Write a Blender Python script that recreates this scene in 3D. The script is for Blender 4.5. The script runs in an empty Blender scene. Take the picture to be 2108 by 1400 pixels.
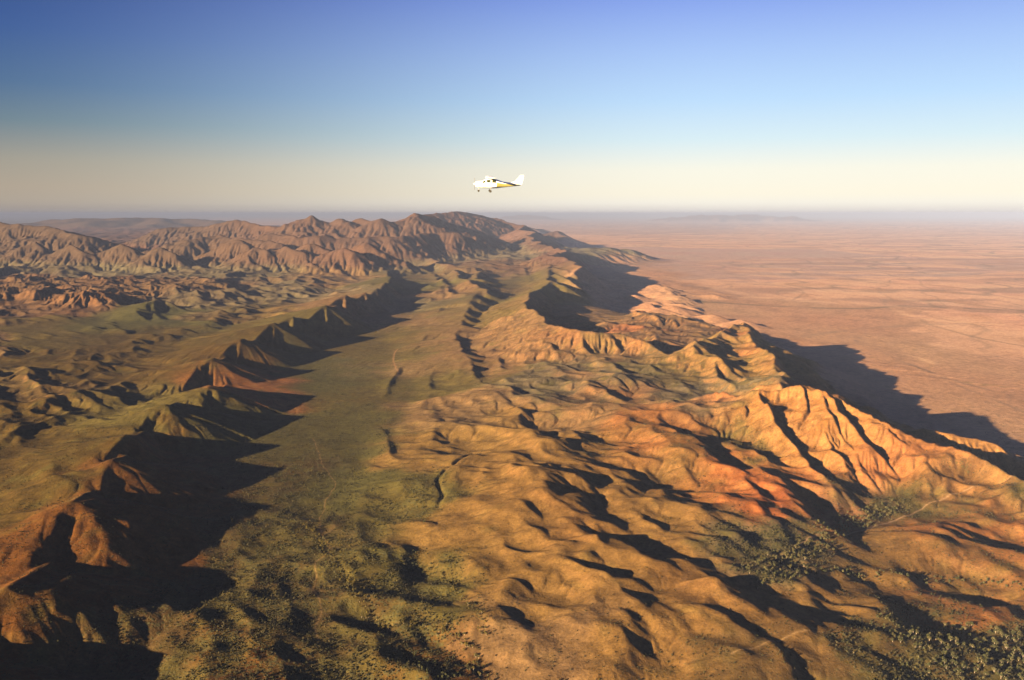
import bpy, bmesh, math, random
import numpy as np
from mathutils import Vector, Matrix

random.seed(7)
rng = np.random.default_rng(11)
C = bpy.context.scene.collection
S = bpy.context.scene

# ------------------------------------------------------------------ camera
F_PX = 1826.0                     # focal length in photograph pixels (2108 wide)
PITCH = math.atan(261.0 / F_PX)
CAM_H = 1000.0
cam_d = bpy.data.cameras.new('camera')
cam_d.sensor_width = 36.0
cam_d.lens = 36.0 * F_PX / 2108.0
cam_d.clip_start = 1.0
cam_d.clip_end = 900000.0
cam = bpy.data.objects.new('camera', cam_d)
C.objects.link(cam)
cam.location = (0, 0, CAM_H)
cam.rotation_euler = (math.pi / 2 - PITCH, 0, 0)
S.camera = cam

# ------------------------------------------------------------------ sun, sky, exposure
SUN_ELEV = math.radians(12.0)
SHADOW_AZ = math.radians(56.0)    # shadows run this far to the right of the view direction
sdir = Vector((math.sin(SHADOW_AZ) * math.cos(SUN_ELEV), math.cos(SHADOW_AZ) * math.cos(SUN_ELEV), -math.sin(SUN_ELEV)))
sun_d = bpy.data.lights.new('sun', 'SUN')
sun_d.energy = 5.0
sun_d.angle = math.radians(0.5)
sun_d.color = (1.0, 0.72, 0.42)
sun = bpy.data.objects.new('sun', sun_d)
C.objects.link(sun)
sun.rotation_euler = sdir.to_track_quat('-Z', 'Y').to_euler()
sun.location = (-4000, -3000, 3000)

world = bpy.data.worlds.new('World')
S.world = world
world.use_nodes = True
wn = world.node_tree
wn.nodes.clear()
def wnode(t, **kw):
    n = wn.nodes.new(t)
    for k, v in kw.items():
        setattr(n, k, v)
    return n
sky = wnode('ShaderNodeTexSky')
sky.sky_type = 'NISHITA'
sky.sun_disc = False
sky.sun_elevation = SUN_ELEV
# sun stands at azimuth opposite to the shadows
sun_az = math.atan2(-sdir.x, -sdir.y)
sky.sun_rotation = sun_az
sky.altitude = 1000
sky.air_density = 1.0
sky.dust_density = 0.6
sky.ozone_density = 2.0
tc = wnode('ShaderNodeTexCoord')
sep = wnode('ShaderNodeSeparateXYZ')
wn.links.new(tc.outputs['Generated'], sep.inputs[0])
# colour of the clear evening sky by elevation, seen in two directions (towards the left, towards the right)
def ramp(stops):
    r = wnode('ShaderNodeValToRGB')
    cr = r.color_ramp
    while len(cr.elements) > 1:
        cr.elements.remove(cr.elements[-1])
    cr.elements[0].position = stops[0][0]
    cr.elements[0].color = (*stops[0][1], 1)
    for p, c in stops[1:]:
        e = cr.elements.new(p)
        e.color = (*c, 1)
    cr.interpolation = 'B_SPLINE' if False else 'LINEAR'
    return r
def lin(r, g, b):
    f = lambda c: (c / 255 / 12.92) if c / 255 <= 0.04045 else ((c / 255 + 0.055) / 1.055) ** 2.4
    return (f(r), f(g), f(b))
def stops(px):
    # px: list of (photo row, srgb) -> sine of the elevation
    out = []
    for row, c in px:
        a = math.atan((700 - row) / F_PX) - PITCH
        out.append((max(0.0, math.sin(a)), lin(*c)))
    out.sort(key=lambda s: s[0])
    return out
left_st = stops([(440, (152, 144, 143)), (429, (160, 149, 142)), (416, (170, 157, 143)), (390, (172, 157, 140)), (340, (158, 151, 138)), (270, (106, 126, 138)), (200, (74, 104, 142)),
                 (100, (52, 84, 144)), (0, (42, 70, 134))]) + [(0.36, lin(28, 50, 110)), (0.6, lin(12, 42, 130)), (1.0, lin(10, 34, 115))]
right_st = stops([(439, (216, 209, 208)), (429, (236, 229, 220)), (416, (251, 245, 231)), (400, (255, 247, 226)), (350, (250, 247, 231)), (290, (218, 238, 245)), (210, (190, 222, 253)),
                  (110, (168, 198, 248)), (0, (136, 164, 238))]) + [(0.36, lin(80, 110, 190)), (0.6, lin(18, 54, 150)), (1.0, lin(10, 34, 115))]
rl, rr = ramp(left_st), ramp(right_st)
wn.links.new(sep.outputs['Z'], rl.inputs[0])
wn.links.new(sep.outputs['Z'], rr.inputs[0])
# dot of the horizontal direction with the axis pointing away from the sun
nx_ = math.sin(math.radians(80)); ny_ = math.cos(math.radians(80))
m1 = wnode('ShaderNodeMath', operation='MULTIPLY'); m1.inputs[1].default_value = nx_
m2 = wnode('ShaderNodeMath', operation='MULTIPLY_ADD'); m2.inputs[1].default_value = ny_
wn.links.new(sep.outputs['X'], m1.inputs[0])
wn.links.new(sep.outputs['Y'], m2.inputs[0])
wn.links.new(m1.outputs[0], m2.inputs[2])
mr = wnode('ShaderNodeMapRange', interpolation_type='SMOOTHSTEP')
mr.inputs['From Min'].default_value = -0.42
mr.inputs['From Max'].default_value = 0.40
wn.links.new(m2.outputs[0], mr.inputs['Value'])
mixs = wnode('ShaderNodeMix', data_type='RGBA')
wn.links.new(mr.outputs[0], mixs.inputs['Factor'])
wn.links.new(rl.outputs[0], mixs.inputs['A'])
wn.links.new(rr.outputs[0], mixs.inputs['B'])
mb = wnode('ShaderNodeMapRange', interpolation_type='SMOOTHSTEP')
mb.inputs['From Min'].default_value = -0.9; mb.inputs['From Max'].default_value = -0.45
mb.inputs['To Min'].default_value = 0.3; mb.inputs['To Max'].default_value = 1.0  # sky left and behind, out of view, dimmed to keep the shadows dark
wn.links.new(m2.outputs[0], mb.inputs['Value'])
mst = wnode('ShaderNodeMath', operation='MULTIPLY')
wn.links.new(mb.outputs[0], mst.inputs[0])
# a share of the physical sky on top of the measured gradient
EXPO = 2.8
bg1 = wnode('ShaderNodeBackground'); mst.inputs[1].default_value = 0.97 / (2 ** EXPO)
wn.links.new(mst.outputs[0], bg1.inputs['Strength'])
bg2 = wnode('ShaderNodeBackground'); bg2.inputs['Strength'].default_value = 0.0012
add = wnode('ShaderNodeAddShader')
wo = wnode('ShaderNodeOutputWorld')
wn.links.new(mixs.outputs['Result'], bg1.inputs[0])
wn.links.new(sky.outputs[0], bg2.inputs[0])
wn.links.new(bg1.outputs[0], add.inputs[0])
wn.links.new(bg2.outputs[0], add.inputs[1])
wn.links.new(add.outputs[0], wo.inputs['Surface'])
S.view_settings.view_transform = 'Standard'
S.view_settings.look = 'None'
S.view_settings.gamma = 1.0
S.view_settings.exposure = EXPO
S.cycles.max_bounces = 4
S.cycles.diffuse_bounces = 0
S.cycles.volume_bounces = 0
S.cycles.use_denoising = True

# ------------------------------------------------------------------ pixel / world helpers
cP, sP = math.cos(PITCH), math.sin(PITCH)
def ray(px, py):
    x = (px - 1054.0) / F_PX
    y = (700.0 - py) / F_PX
    return (x, cP + y * sP, -sP + y * cP)
def at_z(px, py, z):
    d = ray(px, py)
    t = (z - CAM_H) / min(d[2], -1e-5)
    return d[0] * t, d[1] * t
def at_d(px, py, dist):
    d = ray(px, py)
    t = dist / d[1]
    return d[0] * t, dist, CAM_H + d[2] * t
def project(x, y, z):
    f = y * cP - (z - CAM_H) * sP
    u = y * sP + (z - CAM_H) * cP
    return 1054 + F_PX * x / f, 700 - F_PX * u / f

# ------------------------------------------------------------------ noise
_perm = np.random.default_rng(5).permutation(4096)
_ga = np.random.default_rng(6).uniform(0, 2 * np.pi, 4096)
_gx = np.cos(_ga).astype(np.float32); _gy = np.sin(_ga).astype(np.float32)
def perlin(x, y, seed=0):
    xi = np.floor(x).astype(np.int64); yi = np.floor(y).astype(np.int64)
    xf = (x - xi).astype(np.float32); yf = (y - yi).astype(np.float32)
    u = xf * xf * xf * (xf * (xf * 6 - 15) + 10)
    v = yf * yf * yf * (yf * (yf * 6 - 15) + 10)
    def g(ix, iy, dx, dy):
        h = _perm[(_perm[(ix + seed * 131) & 4095] + iy) & 4095]
        return _gx[h] * dx + _gy[h] * dy
    a = g(xi, yi, xf, yf); b = g(xi + 1, yi, xf - 1, yf)
    c = g(xi, yi + 1, xf, yf - 1); d = g(xi + 1, yi + 1, xf - 1, yf - 1)
    return ((a + u * (b - a)) * (1 - v) + (c + u * (d - c)) * v) * 1.5

# ------------------------------------------------------------------ broad control field
# (photo x, photo y, ground height, roughness, vegetation, colour class)
COL = {
    'valley': (0.078, 0.072, 0.020), 'olive': (0.098, 0.075, 0.019), 'tan': (0.170, 0.099, 0.029), 'orange': (0.225, 0.092, 0.027),
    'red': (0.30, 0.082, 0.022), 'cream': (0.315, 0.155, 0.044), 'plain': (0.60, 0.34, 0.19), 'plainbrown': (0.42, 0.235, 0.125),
    'scrub': (0.092, 0.060, 0.021), 'greygreen': (0.125, 0.100, 0.055), 'mount': (0.105, 0.055, 0.036), 'soil': (0.115, 0.048, 0.010),
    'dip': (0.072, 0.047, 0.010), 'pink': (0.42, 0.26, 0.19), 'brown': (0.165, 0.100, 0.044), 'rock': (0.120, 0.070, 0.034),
}
CP = [
    (700, 1000, 0, .10, .8, 'valley'), (600, 1100, 0, .15, .9, 'scrub'), (560, 1250, 0, .2, 1, 'scrub'), (700, 1330, 0, .2, 1, 'scrub'),
    (740, 880, 0, .05, .7, 'valley'), (700, 780, 0, .05, .6, 'valley'), (800, 700, 10, .08, .4, 'olive'), (850, 640, 25, .05, .3, 'greygreen'),
    (880, 580, 60, .05, .3, 'valley'), (850, 555, 80, .1, .3, 'greygreen'), (600, 900, 0, .05, .6, 'valley'), (840, 1050, 5, .15, .8, 'olive'),
    (820, 1200, 5, .2, 1, 'olive'), (780, 800, 5, .05, .5, 'olive'), (480, 1380, 0, .2, 1, 'soil'), (800, 1390, 0, .2, 1, 'soil'),
    (300, 1390, 0, .2, .8, 'scrub'), (560, 980, 0, .1, .8, 'scrub'),
    (1100, 1000, 40, .20, .15, 'tan'), (1100, 1200, 22, .20, .1, 'tan'), (960, 1100, 18, .14, .12, 'tan'), (1000, 900, 40, .2, .12, 'tan'),
    (900, 950, 15, .15, .3, 'tan'), (920, 850, 35, .16, .2, 'brown'), (1250, 850, 90, .25, .4, 'brown'), (1300, 770, 110, .3, .5, 'greygreen'),
    (1150, 720, 110, .3, .5, 'brown'), (1180, 790, 100, .3, .6, 'greygreen'), (1100, 640, 125, .14, .3, 'brown'), (1000, 700, 70, .12, .3, 'brown'),
    (1050, 580, 130, .06, .3, 'olive'), (1030, 640, 110, .07, .4, 'olive'), (920, 740, 30, .10, .3, 'brown'), (900, 670, 40, .09, .3, 'brown'),
    (1300, 1000, 50, .22, .15, 'tan'), (1380, 1100, 35, .2, .15, 'tan'), (1300, 1200, 25, .2, .1, 'tan'), (1400, 1280, 22, .2, .1, 'tan'),
    (1100, 1340, 12, .18, .2, 'brown'), (1350, 1380, 15, .2, .3, 'tan'), (1600, 1310, 15, .2, .12, 'tan'), (1750, 1240, 12, .2, .2, 'tan'),
    (1550, 1380, 8, .1, .5, 'scrub'), (1850, 1340, 2, .15, 1, 'scrub'), (2050, 1340, 2, .15, 1, 'scrub'), (2000, 1240, 12, .2, .3, 'orange'),
    (1600, 1160, 10, .1, 1, 'greygreen'), (1750, 1060, 10, .15, 1, 'greygreen'), (1900, 1050, 10, .15, .8, 'scrub'), (2108, 1045, 10, .15, .7, 'scrub'),
    (1950, 1100, 14, .2, .4, 'orange'), (2080, 1140, 14, .2, .4, 'orange'), (1780, 1120, 12, .1, .3, 'tan'), (2000, 1180, 12, .2, .6, 'scrub'),
    (1480, 1000, 70, .25, .5, 'orange'), (1560, 1010, 55, .25, .2, 'red'), (1640, 1040, 35, .25, .3, 'red'), (1380, 900, 105, .3, .3, 'orange'),
    (1320, 930, 90, .25, .5, 'tan'), (1500, 900, 110, .3, .8, 'scrub'), (1450, 820, 130, .3, .5, 'greygreen'), (1650, 960, 90, .5, .3, 'cream'),
    (1400, 760, 130, .3, .6, 'olive'), (1480, 750, 150, .3, .3, 'tan'), (1250, 690, 140, .5, .2, 'rock'), (1350, 740, 130, .4, .5, 'brown'),
    (1600, 850, 150, .5, .3, 'cream'), (1800, 920, 90, .5, .15, 'cream'), (1950, 970, 60, .5, .1, 'cream'), (1100, 680, 120, .3, .3, 'brown'),
    (1400, 500, -40, .02, 0, 'plain'), (1700, 470, -40, .02, 0, 'plain'), (2050, 500, -40, .02, 0, 'plain'), (1300, 470, -40, .03, .0, 'pink'),
    (1700, 600, -40, .02, .0, 'plain'), (2100, 700, -40, .03, .05, 'plain'), (1850, 740, -35, .03, .2, 'plainbrown'), (1980, 850, -25, .05, .3, 'plainbrown'),
    (1500, 560, -40, .03, .1, 'pink'), (1550, 640, -30, .06, .1, 'plainbrown'), (1300, 610, 0, .12, .3, 'plainbrown'), (1380, 640, -10, .12, .3, 'plainbrown'),
    (1290, 560, -10, .12, .3, 'plainbrown'), (1250, 520, -30, .05, .3, 'pink'), (2108, 900, -30, .05, .3, 'plainbrown'), (1900, 800, -30, .05, .3, 'plainbrown'),
    (1750, 700, -35, .05, .15, 'plainbrown'), (2300, 850, -40, .05, .2, 'plainbrown'),
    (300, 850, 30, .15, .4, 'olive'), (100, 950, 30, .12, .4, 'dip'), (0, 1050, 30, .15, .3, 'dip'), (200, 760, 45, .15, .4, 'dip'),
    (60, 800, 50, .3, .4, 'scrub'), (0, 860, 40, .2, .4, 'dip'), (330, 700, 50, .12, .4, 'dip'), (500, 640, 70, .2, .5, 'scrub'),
    (100, 680, 70, .1, .2, 'olive'), (300, 670, 65, .1, .4, 'valley'), (0, 640, 90, .2, .1, 'rock'), (-200, 700, 80, .2, .2, 'brown'),
    (200, 610, 110, .8, .1, 'rock'), (50, 590, 120, .8, .1, 'rock'), (350, 590, 120, .6, .2, 'rock'), (430, 630, 80, .2, .4, 'greygreen'),
    (600, 600, 100, .3, .4, 'greygreen'), (560, 560, 130, .4, .5, 'greygreen'), (700, 570, 120, .3, .4, 'brown'), (400, 560, 130, .4, .4, 'greygreen'),
    (200, 540, 150, .4, .5, 'greygreen'), (0, 540, 150, .4, .5, 'greygreen'), (760, 530, 150, .3, .4, 'greygreen'), (900, 515, 200, .6, .3, 'rock'),
    (700, 510, 190, .6, .3, 'greygreen'), (500, 510, 200, .6, .3, 'mount'), (300, 500, 220, .5, .3, 'mount'), (60, 490, 220, .5, .3, 'mount'),
    (620, 480, 260, .6, .2, 'mount'), (800, 480, 280, .6, .2, 'mount'), (950, 490, 280, .6, .3, 'mount'), (1050, 520, 220, .4, .4, 'greygreen'),
    (-200, 500, 220, .5, .3, 'mount'), (1000, 545, 170, .4, .2, 'rock'), (930, 570, 130, .3, .2, 'rock'), (990, 600, 120, .3, .2, 'rock'),
    (940, 610, 90, .15, .2, 'brown'),
    (1054, 1700, 0, .15, .6, 'scrub'), (-100, 1500, 0, .15, .6, 'soil'), (2200, 1600, 0, .15, .6, 'tan'), (60, 1250, 10, .15, .4, 'soil'),
    (200, 1110, 15, .15, .4, 'soil'), (330, 1000, 15, .12, .4, 'soil'), (500, 790, 20, .1, .4, 'orange'), (700, 640, 60, .1, .4, 'brown'),
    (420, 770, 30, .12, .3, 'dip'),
    (870, 730, 15, .04, .5, 'olive'), (955, 705, 50, .12, .3, 'brown'), (975, 745, 50, .12, .3, 'brown'), (975, 640, 80, .12, .3, 'brown'), (830, 770, 8, .05, .4, 'brown'), (880, 790, 18, .05, .4, 'olive'), (1005, 660, 85, .06, .4, 'olive'), (1050, 700, 95, .09, .4, 'brown'),
    (940, 640, 60, .05, .3, 'valley'), (860, 600, 45, .03, .3, 'valley'), (1020, 600, 120, .05, .4, 'olive'), (1060, 620, 130, .06, .3, 'olive'),
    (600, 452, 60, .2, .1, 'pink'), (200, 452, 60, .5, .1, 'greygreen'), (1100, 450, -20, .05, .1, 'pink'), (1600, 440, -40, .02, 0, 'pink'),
]
CPT = []
for px, py, z, r, v, c in CP:
    x, y = at_z(px, py, z)
    CPT.append((x, y, z, r, v) + COL[c])
CPT = np.array(CPT, dtype=np.float64)
ALB = 0.59                         # overall reflectance of soil and rock
CPT[:, 5:8] *= ALB
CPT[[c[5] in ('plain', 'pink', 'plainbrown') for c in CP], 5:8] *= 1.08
def qs(x, y):
    yy = np.maximum(y, -500.0) + 1100.0
    return x / yy * 5.0, np.log(yy) * 4.2
CQX, CQY = qs(CPT[:, 0], CPT[:, 1])
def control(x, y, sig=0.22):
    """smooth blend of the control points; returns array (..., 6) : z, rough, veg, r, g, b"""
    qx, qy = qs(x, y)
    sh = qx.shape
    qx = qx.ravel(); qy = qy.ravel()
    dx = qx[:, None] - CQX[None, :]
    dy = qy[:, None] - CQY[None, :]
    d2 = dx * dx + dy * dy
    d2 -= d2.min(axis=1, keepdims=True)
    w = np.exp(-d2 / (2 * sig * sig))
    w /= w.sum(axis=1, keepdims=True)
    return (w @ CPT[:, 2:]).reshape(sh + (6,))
def base_pt(x, y):
    return float(control(np.array([x]), np.array([y]))[0, 0])

# ------------------------------------------------------------------ the grid
NX, NY = 1500, 1560
def build_rows():
    near = list(np.linspace(-3000, 1000, 60)[:-1])
    ys = [1000.0]
    y = 1000.0
    while y < 420000:
        if y < 60000:
            dy = 0.0021 * y * (y / 1800.0) ** 0.16 if y > 1500 else 0.0040 * y
        else:
            dy = 0.03 * y
        y += dy
        ys.append(y)
    return np.array(near + ys)
YR = build_rows()
NY = len(YR)
def halfw(y):
    return 700.0 + 0.64 * np.maximum(y, 0.0)
UC = np.linspace(-1, 1, NX)
WR = halfw(YR)
GX = (UC[None, :] * WR[:, None])
GY = np.repeat(YR[:, None], NX, axis=1)
print('grid', GX.shape)
# control field on a coarser grid, then interpolated
ji = np.unique(np.append(np.arange(0, NY, 5), NY - 1)); ii = np.unique(np.append(np.arange(0, NX, 5), NX - 1))
SX = GX[np.ix_(ji, ii)]; SY = GY[np.ix_(ji, ii)]
sc_ = np.maximum(SY, 1500) * 0.030
wx = sc_ * (perlin(SX / sc_ / 3, np.log(np.maximum(SY, 300)) * 14, 1) + .5 * perlin(SX / sc_, np.log(np.maximum(SY, 300)) * 40, 2))
wy = sc_ * 2 * (perlin(SX / sc_ / 3 + 50, np.log(np.maximum(SY, 300)) * 14, 3) + .5 * perlin(SX / sc_, np.log(np.maximum(SY, 300)) * 40, 4))
c0 = control(SX, SY)
c1 = control(SX + wx, SY + wy, 0.13)
c1[..., 0] = c0[..., 0]
def upsample(a):
    fj = np.interp(np.arange(NY), ji, np.arange(len(ji)))
    fi = np.interp(np.arange(NX), ii, np.arange(len(ii)))
    j0 = np.minimum(fj.astype(int), len(ji) - 2); i0 = np.minimum(fi.astype(int), len(ii) - 2)
    tj = (fj - j0)[:, None]; ti = (fi - i0)[None, :]
    A = a[np.ix_(j0, i0)] * (1 - ti) + a[np.ix_(j0, i0 + 1)] * ti
    B = a[np.ix_(j0 + 1, i0)] * (1 - ti) + a[np.ix_(j0 + 1, i0 + 1)] * ti
    return A * (1 - tj) + B * tj
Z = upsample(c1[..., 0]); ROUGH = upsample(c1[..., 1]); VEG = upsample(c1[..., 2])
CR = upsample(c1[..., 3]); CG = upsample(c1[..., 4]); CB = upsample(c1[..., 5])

# domain warp shared by all ridges (unit amplitude, several wavelengths)
def warp(wl, seed):
    return perlin(GX / wl, GY / wl, seed).astype(np.float32), perlin(GX / wl + 31.7, GY / wl + 12.3, seed + 1).astype(np.float32)
W0 = warp(1500.0, 18); W1 = warp(420.0, 20); W2 = warp(110.0, 22); W3 = warp(45.0, 24)
DCRX = W1[0] * 24 + W2[0] * 10 + W3[0] * 4
DCRY = W1[1] * 24 + W2[1] * 10 + W3[1] * 4

def smax(a, b, k):
    h = np.clip(0.5 + 0.5 * (a - b) / k, 0, 1)
    return b + (a - b) * h + k * h * (1 - h)

BASE0 = Z.copy()
def crest_world(pts):
    out = []
    for p in pts:
        px, py, h = p[:3]
        if isinstance(h, str):
            if h[0] == 'z':
                z = float(h[1:]); x, y = at_z(px, py, z)
            else:
                x, y, z = at_d(px, py, float(h[1:]) * 1000)
        else:
            z = h + 20.0
            for _ in range(5):
                x, y = at_z(px, py, z)
                z = base_pt(x, y) + h
            x, y = at_z(px, py, z)
        out.append((x, y, z))
    return out
def ridge(pts, sl=0.16, sr=0.40, k=6.0, rd=8.0, wamp=1.0, gul=0.0, glen=80.0, seed=0, world=False, gside=0, capend=0.0):
    """a crest line; sl / sr are the falls on its left and right side when walking along it"""
    global Z
    W = pts if world else crest_world(pts)
    zmin = -60.0
    arc = 0.0
    val = None
    xs = [p[0] for p in W]; ys = [p[1] for p in W]; zs = [p[2] for p in W]
    bmin = min(base_pt(x, y) for x, y in zip(xs, ys)) - 60
    R = (max(zs) - bmin) / min(sl, sr) + 60
    R = min(R, 6000)
    j0 = max(0, np.searchsorted(YR, min(ys) - R) - 1); j1 = min(NY, np.searchsorted(YR, max(ys) + R) + 1)
    if j1 - j0 < 2: return
    wj = WR[j0:j1]
    umin = min((min(xs) - R) / wj.min(), (min(xs) - R) / wj.max()); umax = max((max(xs) + R) / wj.min(), (max(xs) + R) / wj.max())
    i0 = max(0, int((umin + 1) / 2 * (NX - 1)) - 1); i1 = min(NX, int((umax + 1) / 2 * (NX - 1)) + 2)
    if i1 - i0 < 2: return
    sl_ = (slice(j0, j1), slice(i0, i1))
    w1, w2, w0 = 24 * wamp, min(wamp, 1.0), 55 * max(wamp - 1.2, 0)
    X = (GX[sl_] + W0[0][sl_] * w0 + W1[0][sl_] * min(w1, 60) + (W2[0][sl_] * 10 + W3[0][sl_] * 4) * w2).astype(np.float32)
    Y = (GY[sl_] + W0[1][sl_] * w0 + W1[1][sl_] * min(w1, 60) + (W2[1][sl_] * 10 + W3[1][sl_] * 4) * w2).astype(np.float32)
    near = np.full(X.shape, 1e9, dtype=np.float32); sgn = np.full(X.shape, .5, dtype=np.float32); perp = np.zeros(X.shape, dtype=np.float32)
    for a in range(len(W) - 1):           # which side of the nearest stretch of crest
        x0, y0, z0 = W[a]; x1, y1, z1 = W[a + 1]
        dx, dy = x1 - x0, y1 - y0
        L2 = dx * dx + dy * dy + 1e-6; L = math.sqrt(L2)
        t = np.clip(((X - x0) * dx + (Y - y0) * dy) / L2, 0, 1)
        d = np.sqrt((X - x0 - dx * t) ** 2 + (Y - y0 - dy * t) ** 2)
        side = ((X - x0) * dy - (Y - y0) * dx)
        s_ = np.clip(side / (L * (0.15 * d + 1.0)), -1, 1) * 0.5 + 0.5
        pa_ = np.abs(side) / L
        m_ = (d < near * .9995 - .01) | ((d < near * 1.0005 + .01) & (pa_ > perp))
        near = np.where(m_, np.minimum(d, near), near); sgn = np.where(m_, s_, sgn); perp = np.where(m_, pa_, perp)
    slope = sl + (sr - sl) * sgn
    for a in range(len(W) - 1):
        x0, y0, z0 = W[a]; x1, y1, z1 = W[a + 1]
        dx, dy = x1 - x0, y1 - y0
        L2 = dx * dx + dy * dy + 1e-6; L = math.sqrt(L2)
        tt = ((X - x0) * dx + (Y - y0) * dy) / L2
        t = np.clip(tt, 0, 1)
        cx = x0 + dx * t; cy = y0 + dy * t
        d = np.sqrt((X - cx) ** 2 + (Y - cy) ** 2)
        dd = np.sqrt(d * d + rd * rd) - rd
        v = z0 + (z1 - z0) * t - slope * dd
        if capend > 0:                    # the ground falls away steeply past the far end
            v = v - capend * np.clip((tt - 1) * L if a == len(W) - 2 else np.clip(((X - W[-1][0]) * (W[-1][0] - W[-2][0]) + (Y - W[-1][1]) * (W[-1][1] - W[-2][1])) / (math.dist(W[-1][:2], W[-2][:2]) + 1e-6), 0, None), 0, None)
        if gul > 0:
            s = (arc + t * L) / glen
            wv = W2[0][sl_] * 0.45 + W1[1][sl_] * 0.4
            ph = s + wv + seed * 0.37
            tri = np.abs((ph % 1.0) - 0.5) * 2            # 0..1 ridge/gully
            ph2 = s * 2.3 + W3[0][sl_] * 0.4 + W2[1][sl_] * .4
            tri2 = np.abs((ph2 % 1.0) - 0.5) * 2
            prof = np.clip(d / (glen * 0.9), 0, 1)
            amt = gul * prof * ((1 - tri) ** 1.0 * 1.0 + (1 - tri2) * 0.35)
            if gside > 0: amt = amt * sgn
            if gside < 0: amt = amt * (1 - sgn)
            v = v - amt
        val = v if val is None else np.maximum(val, v)
        arc += L
    Z[sl_] = smax(Z[sl_], val, k)

# ------------------------------------------------------------------ general roughness first
SPC = np.maximum(np.gradient(YR), WR * 2 / NX * 1.2)[:, None]
lam = 2600.0
seed = 40
Rz = np.zeros_like(Z)
prev = 1.0
while lam > 7:
    wgt = np.clip((lam / SPC - 2.0) / 2.0, 0, 1)
    rows = np.where(wgt[:, 0] > 0)[0]
    r1 = rows.max() + 1
    ca, sa = math.cos(0.5), math.sin(0.5)
    xx = (GX[:r1] * ca - GY[:r1] * sa) / lam; yy = (GX[:r1] * sa + GY[:r1] * ca) / (lam * 1.35)
    if lam > 30:
        xx = xx + W1[0][:r1] * 420 * 0.35 / max(lam, 420); yy = yy + W1[1][:r1] * 420 * 0.35 / max(lam, 420)
    n = perlin(xx, yy, seed)
    rid = 1 - np.abs(n) * 2.2
    amp = lam * 0.085
    rg = ROUGH[:r1]
    mixr = np.clip((rg - 0.10) / 0.3, 0, 1)
    nn = n * 0.7 * (1 - mixr) + (rid - 0.35) * mixr
    cut = np.clip(lam / 2600.0, 0, 1) ** 0.25
    dist_gain = np.clip(GY[:r1] / 9000.0, 0.22 if lam > 600 else (0.75 if lam > 150 else 0.9), 1.0)
    Rz[:r1] += nn * amp * rg * wgt[:r1] * dist_gain * (0.55 if lam > 900 else 1.0)
    lam /= 1.9
    seed += 1
Z += Rz

# ------------------------------------------------------------------ mountains, far
def mtn(pts, **kw):
    ridge(pts, **dict(dict(sl=.42, sr=.42, k=30, rd=25, wamp=7, gul=70, glen=900), **kw))
mtn([(-260, 468, 'd21'), (-100, 470, 'd20'), (0, 457, 'd18'), (60, 462, 'd17'), (120, 470, 'd16.5'), (170, 486, 'd16')], sl=.3, sr=.28)
mtn([(330, 470, 'd21'), (400, 466, 'd21'), (440, 462, 'd20.5'), (490, 452, 'd20'), (540, 462, 'd19.5'), (590, 466, 'd19'), (628, 443, 'd18.5'), (655, 452, 'd18.5'),
     (672, 460, 'd18.5'), (695, 449, 'd18.5'), (720, 455, 'd18.7'), (745, 449, 'd18.8'), (765, 458, 'd18.6'), (782, 447, 'd18.5'), (800, 455, 'd18.5'), (830, 455, 'd18.6'),
     (866, 438, 'd19'), (890, 446, 'd19.5')], sl=.4, sr=.35)
mtn([(860, 446, 'd23'), (900, 440, 'd24'), (935, 434, 'd25'), (975, 438, 'd26'), (1010, 448, 'd26'), (1040, 456, 'd25.5'), (1078, 462, 'd25'), (1096, 482, 'd21.5'), (1128, 512, 'z360'),
     (1150, 535, 'z340'), (1170, 550, 'z310'), (1201, 586, 'z180')], sl=.55, sr=.30, gul=70, glen=600)
mtn([(1122, 495, 'd28'), (1144, 474, 'd28.5'), (1168, 487, 'd28'), (1200, 503, 'd26.5')], sl=.5, sr=.4, gul=40)
mtn([(560, 480, 'd16.5'), (600, 488, 'd16'), (660, 484, 'd16'), (700, 492, 'd16'), (760, 488, 'd16'), (820, 486, 'd16.3'), (880, 478, 'd17'), (940, 480, 'd17')], gul=60, glen=500, sl=.3)
mtn([(380, 492, 'd16'), (440, 484, 'd16.5'), (500, 490, 'd16'), (560, 500, 'd15')], gul=60, glen=500, sl=.3)
for a, b, d, h in [(480, 497, 14.6, 1), (535, 508, 13.8, 1), (600, 507, 13.8, 1), (655, 503, 14.2, 1), (700, 512, 13.5, 1), (755, 502, 14, 1), (250, 505, 14.5, 1), (330, 512, 14, 1), (150, 508, 14.5, 1), (60, 500, 15, 1)]:
    ridge([(a - 22, b + 5, 'd%.2f' % d), (a, b - 4, 'd%.2f' % (d - .1)), (a + 24, b + 8, 'd%.2f' % (d - .3))], sl=.4, sr=.45, k=20, rd=10, wamp=5, gul=60, glen=350)
# pale hazy hills on the horizon
for P in ([(1060, 445, 'd130'), (1085, 442, 'd130'), (1110, 445, 'd130')], [(1410, 445, 'd110'), (1450, 440, 'd110'), (1490, 443, 'd110'), (1540, 441, 'd112'), (1600, 444, 'd110')],
          [(150, 450, 'd45'), (300, 448, 'd45'), (420, 452, 'd45')]):
    ridge(P, sl=.12, sr=.12, k=60, rd=200, wamp=30)

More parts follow.
